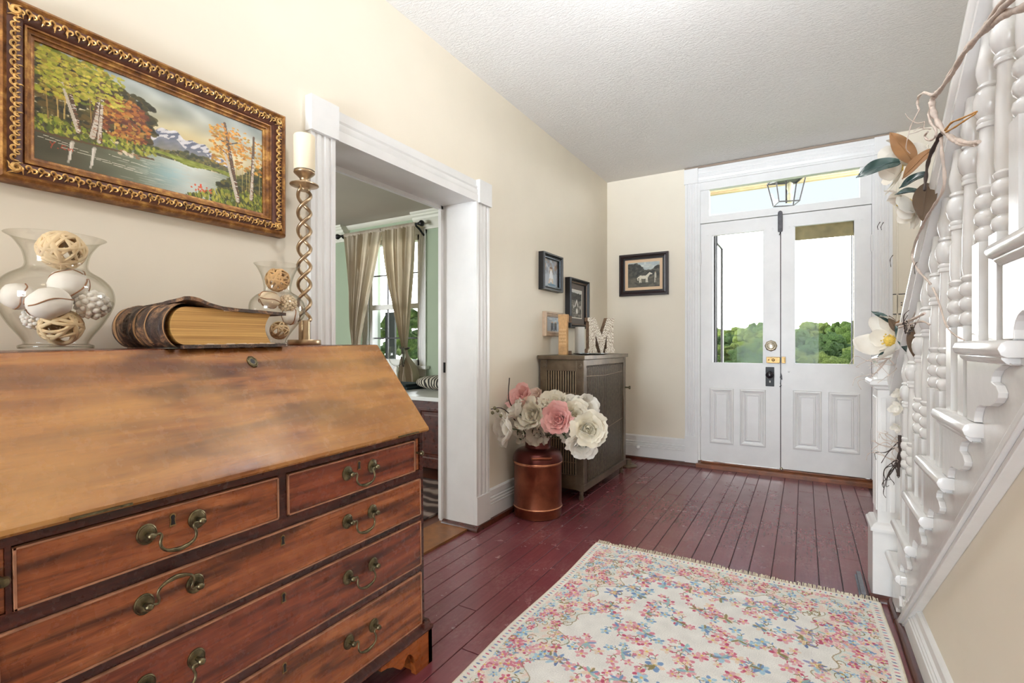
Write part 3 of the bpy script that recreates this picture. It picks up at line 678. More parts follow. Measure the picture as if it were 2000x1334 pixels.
# ------------------------------------------------------------------ staircase rising towards the viewer on the right
TIP = {1: 2.515, 2: 2.365, 3: 2.125, 4: 1.895, 5: 1.665, 6: 1.445, 7: 1.220, 8: .990, 9: .760, 10: .53, 11: .30}
TZ = {0: 0, 1: .215, 2: .388, 3: .556, 4: .722, 5: .888, 6: 1.058, 7: 1.234, 8: 1.410, 9: 1.586, 10: 1.762, 11: 1.938}
st = thing('staircase', 'white painted staircase with turned balusters rising on the right', 'staircase', (.33, 1.6, 0))
SX = .318
for k in range(1, 12):
    y0, y1 = TIP[k], TIP[k]-.268; z1 = TZ[k]; b = MB()
    prof = [(0,-.030),(.004,-.030),(.012,-.026),(.016,-.015),(.012,-.004),(.004,0),(0,0)]
    xr = 1.245
    ln = .30 if k > 1 else .26
    b.prism([(y0-.016+a, z1+q) for a, q in prof] + [(y1, z1), (y1, z1-.030)], .2995, xr, lambda y, z, x: (x, y, z))
    b.prism([(.300-a*1.05, z1-.0007+q) for a, q in prof] + [(.330, z1-.0007), (.330, z1-.0307)], y0-ln, y0-.001, lambda x, z, y: (x, y, z))
    b.prism([(.306,-.044),(.300,-.042),(.293,-.034),(.293,-.029),(.322,-.029),(.322,-.044)], y0-ln+.02, y0-.012, lambda x, z, y: (x, y, z1+z))
    b.build('tread', M['stairwhite'], st, bevel=.003, smooth=50)
    b = MB(); b.box(SX+.004, xr, y0-.034, y0-.018, TZ[k-1], z1-.03); b.build('riser', M['stairwhite'], st)
# outer string, stepped above and sloping below
def zm(y): return .021+.757*(2.337-y)
pl = [(2.49, 0), (2.49, TZ[1]-.03)]
for k in range(1, 11): pl += [(TIP[k+1]-.018, TZ[k]-.03), (TIP[k+1]-.018, TZ[k+1]-.03)]
pl += [(.2, TZ[11]-.03), (.2, zm(.2)), (2.365, 0)]
b = MB(); b.prism(pl, SX, SX+.02, lambda y, z, x: (x, y, z)); b.build('string_board', M['stairwhite'], st)
# scrolled brackets under the tread ends (outline read off the sixth tread)
SCR = [(0.305,1.161,1.017), (0.305,1.207,1.012), (0.305,1.243,1.002), (0.305,1.260,0.990), (0.305,1.263,0.980), (0.305,1.238,0.975), (0.305,1.222,0.963), (0.305,1.226,0.953), (0.305,1.243,0.942), (0.305,1.272,0.933), (0.305,1.309,0.929), (0.305,1.334,0.928), (0.305,1.352,0.922), (0.305,1.363,0.913), (0.305,1.371,0.899)]
rel = [(p[1]-1.445, p[2]-1.058) for p in SCR]
for k in range(2, 12):
    dzk = TZ[k]-TZ[k-1]; zf = (dzk-.002)/max(1e-3, -rel[-1][1])
    pl = [(TIP[k]-.020, TZ[k]-.042)] + [(TIP[k]+a, TZ[k]+max(-dzk+.001, q*min(1.0, zf))) for a, q in rel] + [(TIP[k]+rel[-1][0], TZ[k-1]+.001), (TIP[k]-.020, TZ[k-1]+.001)]
    pl.insert(1, (TIP[k]+rel[0][0]-.004, TZ[k]-.042))
    b = MB(); b.prism(pl, .304, SX, lambda y, z, x: (x, y, z)); b.build('scroll_bracket', M['stairwhite'], st, bevel=.0015)
# first step: small bracket beside the newel
b = MB(); b.prism([(2.47,.172),(2.27,.172),(2.275,.135),(2.31,.118),(2.30,.085),(2.33,.06),(2.37,.05),(2.38,.003),(2.47,.003)], .304, SX, lambda y, z, x: (x, y, z)); b.build('scroll_bracket', M['stairwhite'], st, bevel=.0015)
# moulding along the foot of the string
b = MB()
for j, (d0, d1, xx) in enumerate(((-.034, -.022, .309), (-.022, -.004, .300), (-.004, .004, .306))):
    b.add([(x, y, zm(y)+d*1.25) for y in (2.335, .2) for x in (xx, SX+.016) for d in (d0, d1)], [(0,1,3,2), (4,6,7,5), (0,4,5,1), (2,3,7,6), (0,2,6,4), (1,5,7,3)])
b.build('string_moulding', M['stairwhite'], st, bevel=.003)
b = MB(); b.box(.304, .322, 2.335, 2.49, .0, .03); b.build('string_foot', M['shoe'], st)
# balusters: square foot, three beads, tapered shaft, ball, vase top under the rail
def ballz(y): return 1.635-.739*(y-1.28)
BX = .333; HB = .023
BAL = [(1.28,6),(1.39,6),(1.505,5),(1.615,5),(1.735,4),(1.845,4),(1.965,3),(2.075,3),(2.20,2),(2.31,2),(1.17,7),(1.06,7),(.945,8),(.835,8)]
for y, k in BAL:
    z0 = TZ[k]; zb_ = ballz(y); zt = zb_+.142; b = MB(); zs_ = z0+.203
    b.box(BX-HB, BX+HB, y-HB, y+HB, z0, zs_)
    pr = [(.0215, zs_-.002), (.0235, zs_+.002)]
    for q in range(3):
        c = zs_+.018+.034*q
        pr += [(.0165, c-.017), (.0235, c-.010), (.0255, c), (.0235, c+.010), (.0165, c+.016)]
    zz = zs_+.018+.034*3-.016
    pr += [(.0215, zz+.003), (.0225, zz+.009), (.0185, zz+.014), (.0205, zz+.03), (.0200, zz+.10), (.0172, zb_-.085), (.0165, zb_-.056), (.0205, zb_-.054), (.0215, zb_-.049), (.0195, zb_-.044), (.0215, zb_-.040), (.0205, zb_-.035), (.0180, zb_-.032),
           (.0240, zb_-.022), (.0275, zb_-.006), (.0272, zb_+.006), (.0235, zb_+.020), (.0175, zb_+.027), (.0215, zb_+.030), (.0205, zb_+.035), (.0170, zb_+.038), (.0195, zb_+.048), (.0225, zb_+.062), (.0222, zb_+.074), (.0180, zb_+.098), (.0150, zb_+.120), (.0145, zt)]
    b.lathe(pr, (BX, y, 0), 20); b.build('baluster', M['stairwhite'], st, smooth=40)
# handrail
RP = [(.302,.0),(.302,.014),(.294,.022),(.292,.036),(.298,.050),(.314,.060),(.335,.063),(.356,.060),(.372,.050),(.378,.036),(.376,.022),(.368,.014),(.368,.0)]
def zu(y): return 1.772-.739*(y-1.28)
b = MB(); b.prism(RP, 2.56, .45, lambda x, d, y: (x, y, zu(y)+d*1.24)); b.build('handrail', M['stairwhite'], st, smooth=40)
# newel post
b = MB(); nx, ny = .335, 2.612
b.box(nx-.090, nx+.09, ny-.09, ny+.09, 0, .285)
b.rects(nx-.098, nx+.098, ny-.098, ny+.098, [(0,.282),(0,.292),(.006,.297),(.012,.308),(.020,.312),(.030,.316)], lambda x, y, d: (x, y, d))
b.box(nx-.072, nx+.072, ny-.072, ny+.072, .285, .872)
b.rects(nx-.100, nx+.100, ny-.100, ny+.100, [(.030,.850),(.028,.862),(.016,.868),(.012,.878),(.0,.884),(.0,.898),(.006,.904),(.03,.908)], lambda x, y, d: (x, y, d))
b.box(nx-.072, nx+.072, ny-.072, ny+.072, .90, .985)
b.rects(nx-.078, nx+.078, ny-.078, ny+.078, [(0,.980),(0,.992),(.02,1.004),(.07,1.012)], lambda x, y, d: (x, y, d))
b.build('newel_post', M['stairwhite'], st, bevel=.0025)
b = MB()
for q in range(4):
    a = nx-.054+.030*q; b.box(a-.006, a+.012, ny-.0765, ny-.07, .36, .83); b.box(nx-.0765, nx-.07, ny-.054+.03*q-.006, ny-.054+.03*q+.012, .36, .83)
b.build('newel_reeding', M['stairwhite'], st, bevel=.003)
# spandrel wall, baseboard and shoe below the stairs
b = MB(); b.prism([(2.333, 0), (-6.2, 0), (-6.2, 2.55), (-1.0, zm(-1.0)-.045), (2.333, .0)], .334, .36, lambda y, z, x: (x, y, z)); struct(b.build('wall_stair', M['wall']))
b = MB(); b.prism([(d, z*.84) for d, z in BASE], -6.2, 2.30, lambda d, z, y: (.334-d, y, z)); b.box(.312, .334, 2.28, 2.318, .022, .12); struct(b.build('baseboard_right', M['white']))
b = MB(); b.prism(SHOE, -6.2, 2.34, lambda d, z, y: (.328-d*1.15, y, z)); b.prism([(d*.9, z*.85) for d, z in SHOE], 2.34, 2.523, lambda d, z, y: (.318-d, y, z)); b.prism(SHOE, .235, .33, lambda d, z, x: (x, 2.524-d, z*.8)); struct(b.build('trim_8', M['shoe'], smooth=40))
b = MB(); b.box(.206, .222, 2.50, 2.74, .0, .020); b.box(.200, .226, 2.50, 2.74, 0, .003)
tag(b.build('floor_strip', plain('dull_zinc', lin(128, 128, 134), .4, .6, var=.2, vscale=60), org=(.213, 2.62, 0)), 'short grey metal strip on the floor along the newel post', 'metal strip')

# ------------------------------------------------------------------ magnolia garland wound along the handrail
M['petal'] = None
def petal_mat(name, c, c2, trans=.25):
    t = NT(name); v = t.coord(); n = t.noise(v, 14, 4)
    t.set(Base_Color=t.ramp(n, [(.3, c2), (.7, c)]), Roughness=.7, Specular_IOR_Level=.2)
    tr = t.n('ShaderNodeBsdfTranslucent'); tr.inputs[0].default_value = c; mx = t.n('ShaderNodeMixShader'); mx.inputs[0].default_value = trans
    t.l(t.b.outputs[0], mx.inputs[1]); t.l(tr.outputs[0], mx.inputs[2]); t.l(mx.outputs[0], t.out.inputs[0]); return t.m
M['petal'] = petal_mat('white_silk_petal', lin(244, 240, 232), lin(232, 226, 214))
M['leaf_green'] = plain('glossy_magnolia_leaf', lin(40, 62, 58), .25, var=.3, vscale=12)
M['leaf_brown'] = plain('suede_leaf_underside', lin(120, 82, 44), .7, var=.2, vscale=14)
M['leaf_brown_dark'] = plain('dark_suede_leaf', lin(88, 68, 48), .7, var=.2, vscale=14)
M['vine'] = plain('bleached_vine', lin(192, 175, 163), .7, var=.2, vscale=40, bump=.6, bscale=90, bdist=.003)
M['twig_dark'] = plain('dark_twig', lin(52, 38, 32), .7, var=.3, vscale=40)
M['twig_tan'] = plain('tan_twig', lin(168, 122, 62), .6, var=.2, vscale=40)
gar = thing('magnolia_garland', 'faux magnolia garland with bleached vines wound along the stair handrail', 'garland', (.28, 1.7, 1.3))
def vine(pts, r, mat='vine', name='vine', wob=.0):
    P = spl(pts, 8); n = len(P); rd = random.Random(len(pts)*7+int(Vector(pts[0])[0]*1e4))
    rs = (r if isinstance(r, (list, tuple)) else [r, r]); R = [.8*(rs[0]+(rs[1]-rs[0])*i/(n-1)) for i in range(n)]
    if wob: P = [p+Vector((rd.uniform(-wob, wob), rd.uniform(-wob, wob), rd.uniform(-wob, wob))) for p in P]
    R = [q*(1+.18*math.sin(i*.9)+.1*rd.uniform(-1, 1)) for i, q in enumerate(R)]
    b = MB(); b.tube(P, R, 7); return b.build(name, M[mat], gar, smooth=70)
vine([(0.262,0.881,1.498), (0.262,0.948,1.516), (0.262,1.019,1.547), (0.262,1.116,1.577), (0.262,1.238,1.603), (0.264,1.334,1.609), (0.266,1.431,1.623), (0.268,1.522,1.637)], (.0075, .0055), wob=.0006)
vine([(0.250,0.871,1.510), (0.255,0.998,1.549), (0.258,1.086,1.570), (0.258,1.187,1.589), (0.260,1.275,1.605)], (.006, .0045), wob=.0008)
vine([(0.270,1.007,1.581), (0.270,1.097,1.596), (0.268,1.185,1.602), (0.268,1.285,1.617), (0.270,1.416,1.635)], (.005, .004), wob=.0006)
vine([(0.266,1.480,1.633), (0.262,1.509,1.638), (0.260,1.595,1.681), (0.258,1.653,1.696), (0.258,1.667,1.681), (0.258,1.646,1.661)], (.0055, .003))
vine([(0.266,1.511,1.640), (0.264,1.532,1.630), (0.264,1.510,1.594), (0.268,1.471,1.549), (0.272,1.426,1.513), (0.276,1.370,1.481), (0.282,1.315,1.453), (0.290,1.276,1.440)], (.0085, .005), wob=.0007)
vine([(0.266,1.450,1.537), (0.270,1.389,1.492), (0.278,1.340,1.460), (0.288,1.290,1.439)], (.005, .004), wob=.0006)
vine([(0.262,1.520,1.620), (0.260,1.542,1.608), (0.258,1.508,1.573), (0.256,1.444,1.533), (0.255,1.448,1.518), (0.254,1.506,1.532), (0.254,1.552,1.558), (0.254,1.518,1.556)], (.0035, .003))
vine([(0.270,1.472,1.531), (0.268,1.452,1.480), (0.272,1.449,1.427), (0.272,1.473,1.398), (0.270,1.555,1.383), (0.272,1.662,1.372), (0.274,1.763,1.354), (0.276,1.851,1.325), (0.276,1.851,1.298), (0.284,1.812,1.259), (0.292,1.758,1.229), (0.300,1.753,1.214)], (.0042, .0036))
vine([(0.298,1.717,1.202), (0.300,1.681,1.175), (0.300,1.636,1.140), (0.296,1.562,1.096), (0.292,1.466,1.072), (0.285,1.351,1.059)], (.0034, .0016))
vine([(0.262,1.392,1.511), (0.266,1.360,1.514), (0.274,1.328,1.508), (0.290,1.289,1.503)], (.0030, .0024), 'twig_tan', 'twig')
vine([(0.262,1.383,1.504), (0.268,1.338,1.497), (0.276,1.308,1.496), (0.288,1.287,1.499)], (.0026, .0020), 'twig_tan', 'twig')
rd = random.Random(21)
for p in ([(0.255,1.620,1.651), (0.246,1.630,1.633), (0.239,1.640,1.615), (0.233,1.640,1.587), (0.232,1.650,1.566), (0.242,1.660,1.554)], [(0.265,1.620,1.617), (0.249,1.620,1.618), (0.234,1.620,1.632), (0.226,1.620,1.647)], [(0.265,1.620,1.617), (0.263,1.620,1.602), (0.255,1.610,1.602), (0.240,1.600,1.592)], [(0.277,1.620,1.596), (0.261,1.600,1.592), (0.243,1.580,1.581), (0.228,1.580,1.579)]): vine(p, (.0018, .0010), 'vine', 'twig')
M['stamen'] = plain('yellow_stamen', lin(214, 182, 84), .7, var=.25, vscale=90)
def petal_grid(b, T, R, amax, phi, wd, seed, curl=.14, ruf=.05, nu=9, nv=10, point=.12, bot=None):
    rd = random.Random(seed); k1, k2 = rd.uniform(0, 6), rd.uniform(3, 5); zc_ = R if bot is None else bot
    def fn(i, j):
        s = 2*i-1; t_ = max(.02, j); al = amax*t_*(1-point*s*s*t_)
        ww = wd*(math.sin(PI*(.12+.62*t_))**.8); r = R*(1+curl*max(0, t_-.72)/.28*(.6+.4*abs(s))+ruf*math.sin(k2*s*2+k1)*t_**3)
        ph = phi+s*ww
        return tuple(T @ Vector((r*math.sin(al)*math.cos(ph), r*math.sin(al)*math.sin(ph), zc_-r*math.cos(al))))
    b.grid(nu, nv, fn)
def aim(c, d): return Matrix.Translation(c) @ Vector((0,0,1)).rotation_difference(Vector(d).normalized()).to_matrix().to_4x4()
def magnolia(c, d, R, seed, openness=1.0, name='magnolia_bloom'):
    T = aim(c, d); b = MB(); rd = random.Random(seed)
    for q, (rr, am, n, wd) in enumerate(((.55, 1.75, 3, .95), (.85, 1.55*openness, 3, .80), (1.0, 1.30*openness, 4, .66))):
        for k in range(n): petal_grid(b, T, R*rr, am+rd.uniform(-.12, .12), 2*PI*k/n+q*.6+rd.uniform(-.15, .15), wd, seed*31+q*7+k, .10, .03, point=.30)
    o = b.build(name, M['petal'], gar, smooth=80, normals=False)
    if R < .04: return o
    b = MB(); b.lathe([(.012*R/.06,.0),(.014*R/.06,.012),(.010*R/.06,.030),(.003,.040)], (0,0,0), 12, T)
    for k in range(26):
        a = k*2.4; b.ball(tuple(T @ Vector((.014*math.cos(a)*R/.06, .014*math.sin(a)*R/.06, .004+.0013*k))), .0035, 1)
    b.build('stamens', M['stamen'], o, smooth=60); return o
def gleaf(base, tip, wd, mat, up=(0,0,1), sag=.1, parent=None, name='magnolia_leaf', fold=.25):
    base, tip = Vector(base), Vector(tip); ax = tip-base; L = ax.length; ax.normalize(); sd = ax.cross(Vector(up)).normalized(); nr = sd.cross(ax).normalized(); b = MB()
    def fn(i, j, th=0):
        s = 2*i-1; w_ = wd*.5*(math.sin(PI*min(1, (.03+.97*j))**.85))**.75*(1-.2*j)
        return tuple(base+ax*(L*j)+sd*(s*w_)+nr*(sag*L*math.sin(PI*j)+fold*abs(s)*w_+.02*L*math.sin(j*9+s*2)+th))
    b.grid(9, 16, fn); b.grid(9, 16, lambda i, j: fn(i, j, -.0012)); b.tube([Vector(fn(.5, q/10, .0006)) for q in range(11)], [.0016*(1-q/14) for q in range(11)], 5)
    return b.build(name, M[mat], parent or gar, smooth=70, normals=False)
vdir = Vector((-.25, -.95, -.1))
magnolia((0.255,1.860,1.585), (-.93, .15, .02), .086, 3, .82)
magnolia((0.278,1.840,1.580), (-.15, .1, .95), .066, 5, .74)
magnolia((0.272,1.820,1.459), (-.85, .1, -.45), .076, 7, .84)
gleaf((0.231,1.740,1.560), (0.130,1.740,1.533), .056, 'leaf_green', up=(-.3,-.9,.5), sag=.10)
gleaf((0.269,1.780,1.563), (0.216,1.800,1.668), .050, 'leaf_brown', up=(-.3,-.9,.1), sag=.05)
gleaf((0.295,1.700,1.568), (0.233,1.720,1.505), .040, 'leaf_brown', up=(-.5,-.8,.4), sag=.06)
gleaf((0.291,1.740,1.490), (0.277,1.720,1.384), .058, 'leaf_brown_dark', up=(-.3,-.9,.1), sag=.06)
gleaf((0.288,1.720,1.513), (0.229,1.740,1.486), .034, 'leaf_green', up=(-.3,-.8,.6), sag=.08)
gleaf((0.281,1.760,1.472), (0.222,1.760,1.475), .040, 'leaf_green', up=(-.2,-.6,.8), sag=.1)
vine([(0.268,1.461,1.527), (0.262,1.509,1.510), (0.258,1.541,1.487), (0.255,1.547,1.452), (0.250,1.528,1.420)], (.006, .004), 'twig_dark', 'stem')
for dx, dzz in ((-.03, .01), (-.022, .008), (0, -.09), (.055, -.115)):
    c = Vector((.223+dx, 1.80, 1.40+dzz)); vine([c, c+Vector((-.006, .003, -.012)), c+Vector((-.005, 0, -.034 if dzz < 0 else -.022))], (.0012, .0010), 'twig_dark', 'twig')
# second spray on the newel
magnolia((0.297,2.400,1.060), (-.66, -.62, .28), .088, 11, 1.18)
gleaf((0.336,2.160,1.122), (0.332,2.160,0.996), .062, 'leaf_brown_dark', up=(-.3,-.9,.1), sag=.04)
gleaf((0.292,2.360,1.130), (0.229,2.400,1.181), .026, 'leaf_green', up=(-.2,-.7,.7), sag=.08)
gleaf((0.302,2.340,1.098), (0.280,2.360,1.161), .030, 'leaf_brown_dark', up=(-.2,-.9,.3), sag=.06)
gleaf((0.297,2.300,1.124), (0.321,2.260,1.019), .030, 'leaf_green', up=(-.5,-.8,.2), sag=.06)
gleaf((0.280,2.340,1.017), (0.242,2.360,1.001), .028, 'leaf_green', up=(-.2,-.5,.8), sag=.1)
gleaf((0.293,2.320,1.128), (0.335,2.240,1.143), .020, 'leaf_brown', up=(-.2,-.7,.7), sag=.05)
vine([(0.275,2.131,1.118), (0.280,2.008,1.121), (0.285,1.887,1.128), (0.290,1.772,1.137)], (.006, .004), 'vine', 'stem')
vine([(0.270,2.061,1.106), (0.280,1.945,1.112), (0.290,1.814,1.116), (0.300,1.766,1.105)], (.004, .003), 'vine', 'stem')
for k in range(16):
    a0 = Vector((0.272,1.951,1.103)); a1 = a0+Vector((rd.uniform(-.015,.015), -rd.uniform(.02,.16), rd.uniform(-.03,.05)))
    vine([a0+Vector((0, rd.uniform(-.02,.02), rd.uniform(-.02,.02))), (a0+a1)/2+Vector((rd.uniform(-.01,.01), 0, rd.uniform(-.015,.015))), a1], (.0022, .0010), 'twig_dark' if k % 3 else 'vine', 'twig')
for k in range(12):
    a0 = Vector((0.280,2.380,0.997)); a1 = a0+Vector((rd.uniform(-.11,.03), rd.uniform(-.03,.02), rd.uniform(-.10,.0)))
    vine([a0, (a0+a1)/2+Vector((rd.uniform(-.03,.03), 0, rd.uniform(-.03,.03))), a1+Vector((0,0,rd.uniform(-.01,.01))), a1+Vector((rd.uniform(-.03,.03),0,rd.uniform(-.03,.01)))], (.0018, .0010), 'vine', 'twig')
# trailing end of the garland beside the newel shaft
for k in range(22):
    a0 = Vector((0.318,2.400,0.632))+Vector((rd.uniform(-.004,.004), 0, rd.uniform(-.05,.05))); up = k % 2
    a1 = a0+(Vector((rd.uniform(-.10,-.02), rd.uniform(-.03,.02), rd.uniform(-.01,.05))) if up else Vector((rd.uniform(-.075,.0), rd.uniform(-.03,.02), rd.uniform(-.12,-.05))))
    mid = (a0+a1)/2+Vector((rd.uniform(-.025,.01), 0, rd.uniform(-.02,.035)))
    vine([a0, mid, a1, a1+Vector((rd.uniform(-.015,.02), 0, rd.uniform(-.03,.01)))], (.0024, .0011), 'vine' if up else 'twig_dark', 'twig')
b = MB(); b.tube([(0.318,2.400,0.701), (0.318,2.400,0.626), (0.314,2.400,0.543)], .006, 10); b.build('stem', M['twig_dark'], gar, smooth=60)
for p, d, r_ in (((0.310,2.400,0.799), (-.5,-.7,.3), .03), ((0.318,2.400,0.859), (-.6,-.7,.1), .026), ((0.312,2.420,0.727), (-.5,-.7,-.2), .022)): magnolia(p, d, r_, int(r_*999), .8, 'closed_bloom')
# blooms half hidden behind the near balusters
gleaf(Vector((.40, 1.40, 1.70)), Vector((.40, 1.32, 1.56)), .05, 'leaf_brown_dark', up=(-.9,-.3,.1))
magnolia(Vector((.395, 1.50, 1.72)), (-.6, -.6, -.2), .045, 17, .9)

# ------------------------------------------------------------------ ceiling lamps added out of view to brighten the hall
t = NT('milk_glass'); t.set(Base_Color=(1, .95, .85, 1), Emission_Color=(1, .9, .76, 1), Emission_Strength=2.0, Roughness=.3); M['milk'] = t.m
def added_ceiling_lamp(x, y, watts, colr, label):
    cl = thing('added_ceiling_lamp', label, 'lamp', (x, y, ZC))
    b = MB(); b.lathe([(.15,0),(.15,-.02),(.13,-.03),(.01,-.03)], (x, y, ZC), 32); b.build('canopy', M['brass'], cl, smooth=40)
    b = MB(); b.lathe([(.120,-.03),(.135,-.05),(.130,-.075),(.10,-.10),(.05,-.115),(.002,-.118)], (x, y, ZC), 32, cap=False); b.build('shade', M['milk'], cl, smooth=60)
    d_ = bpy.data.lights.new('hall_fill', 'POINT'); d_.energy = watts; d_.color = colr; d_.shadow_soft_size = .12
    lo = bpy.data.objects.new('hall_fill', d_); col.objects.link(lo); lo.location = (x, y, ZC-.25)
added_ceiling_lamp(-.34, 1.66, 16.5, (.95, .97, 1.0), 'added unseen flush milk-glass ceiling lamp above the near edge of the floral rug')
added_ceiling_lamp(-.35, -.7, 4.0, (1, .86, .66), 'added unseen flush milk-glass ceiling lamp at the rear end of the hall')

# ------------------------------------------------------------------ pictures on the walls
def canvas(name, parent, fn, a0, a1, b0, b1, img, mat_rough=.45, spec=.4):
    # flat picture: a fine grid coloured vertex by vertex; img[h][w] from top-left, sRGB 0..255
    h, w_ = img.shape[:2]; vs = []; fs = []
    for j in range(h+1):
        for i in range(w_+1): vs.append(fn(a0+(a1-a0)*i/w_, b1-(b1-b0)*j/h))
    for j in range(h):
        for i in range(w_): q = j*(w_+1)+i; fs.append((q, q+1, q+w_+2, q+w_+1))
    me = bpy.data.meshes.new(name); me.from_pydata(vs, [], fs)
    c = np.clip(img/255.0, 0, 1); c = np.where(c <= .04045, c/12.92, ((c+.055)/1.055)**2.4)
    A = me.attributes.new('paint', 'FLOAT_COLOR', 'FACE'); A.data.foreach_set('color', np.concatenate([c.reshape(-1, 3), np.ones((h*w_, 1))], 1).astype(np.float32).ravel())
    t = NT(name+'_paint'); at = t.n('ShaderNodeAttribute', attribute_name='paint'); t.set(Roughness=mat_rough, Specular_IOR_Level=spec); t.l(at.outputs['Color'], t.b.inputs['Base Color'])
    me.materials.append(t.m); o = bpy.data.objects.new(name, me); col.objects.link(o); o.parent = parent
    if parent is not None and '_org' in parent:
        P = Vector(parent['_org']); me.transform(Matrix.Translation(-P)); o['_org'] = parent['_org']
    return o
class Img:
    def __init__(s, w_, h, c): s.a = np.empty((h, w_, 3)); s.a[:] = c; s.h, s.w = h, w_; s.yy, s.xx = np.mgrid[0:h, 0:w_]; s.r = random.Random(5)
    def ell(s, x, y, rx, ry, c, al=1.0, rot=0, soft=0):
        R = int(max(rx, ry))+3; x0, x1, y0, y1 = max(0, int(x)-R), min(s.w, int(x)+R+1), max(0, int(y)-R), min(s.h, int(y)+R+1)
        if x0 >= x1 or y0 >= y1: return
        X = s.xx[y0:y1, x0:x1]-x; Y = s.yy[y0:y1, x0:x1]-y; cr, sr = math.cos(rot), math.sin(rot)
        d = ((X*cr+Y*sr)/max(.3, rx))**2+((-X*sr+Y*cr)/max(.3, ry))**2
        m = np.clip((1.15-d)/.3, 0, 1)[..., None]*al if not soft else np.clip(1-d, 0, 1)[..., None]*al
        s.a[y0:y1, x0:x1] = s.a[y0:y1, x0:x1]*(1-m)+np.array(c, float)*m
    def line(s, x0, y0, x1, y1, w_, c, al=1.0, w1=None):
        n = int(max(abs(x1-x0), abs(y1-y0))*1.2)+2; w1 = w_ if w1 is None else w1
        for i in range(n): u = i/(n-1); q = w_+(w1-w_)*u; s.ell(x0+(x1-x0)*u, y0+(y1-y0)*u, q, q, c, al)
    def poly(s, pts, w_, c, al=1.0):
        for i in range(len(pts)-1): s.line(*pts[i], *pts[i+1], w_, c, al)
    def dabs(s, n, box, cols, size, al=.85, rot=0, asp=1.6, inside=None):
        for _ in range(n):
            x = s.r.uniform(box[0], box[2]); y = s.r.uniform(box[1], box[3])
            if inside and not inside(x, y): continue
            q = s.r.uniform(size*.6, size*1.3); c = s.r.choice(cols); k = s.r.uniform(.85, 1.15); s.ell(x, y, q*asp, q, [min(255, v*k) for v in c], al, rot+s.r.uniform(-.5, .5))

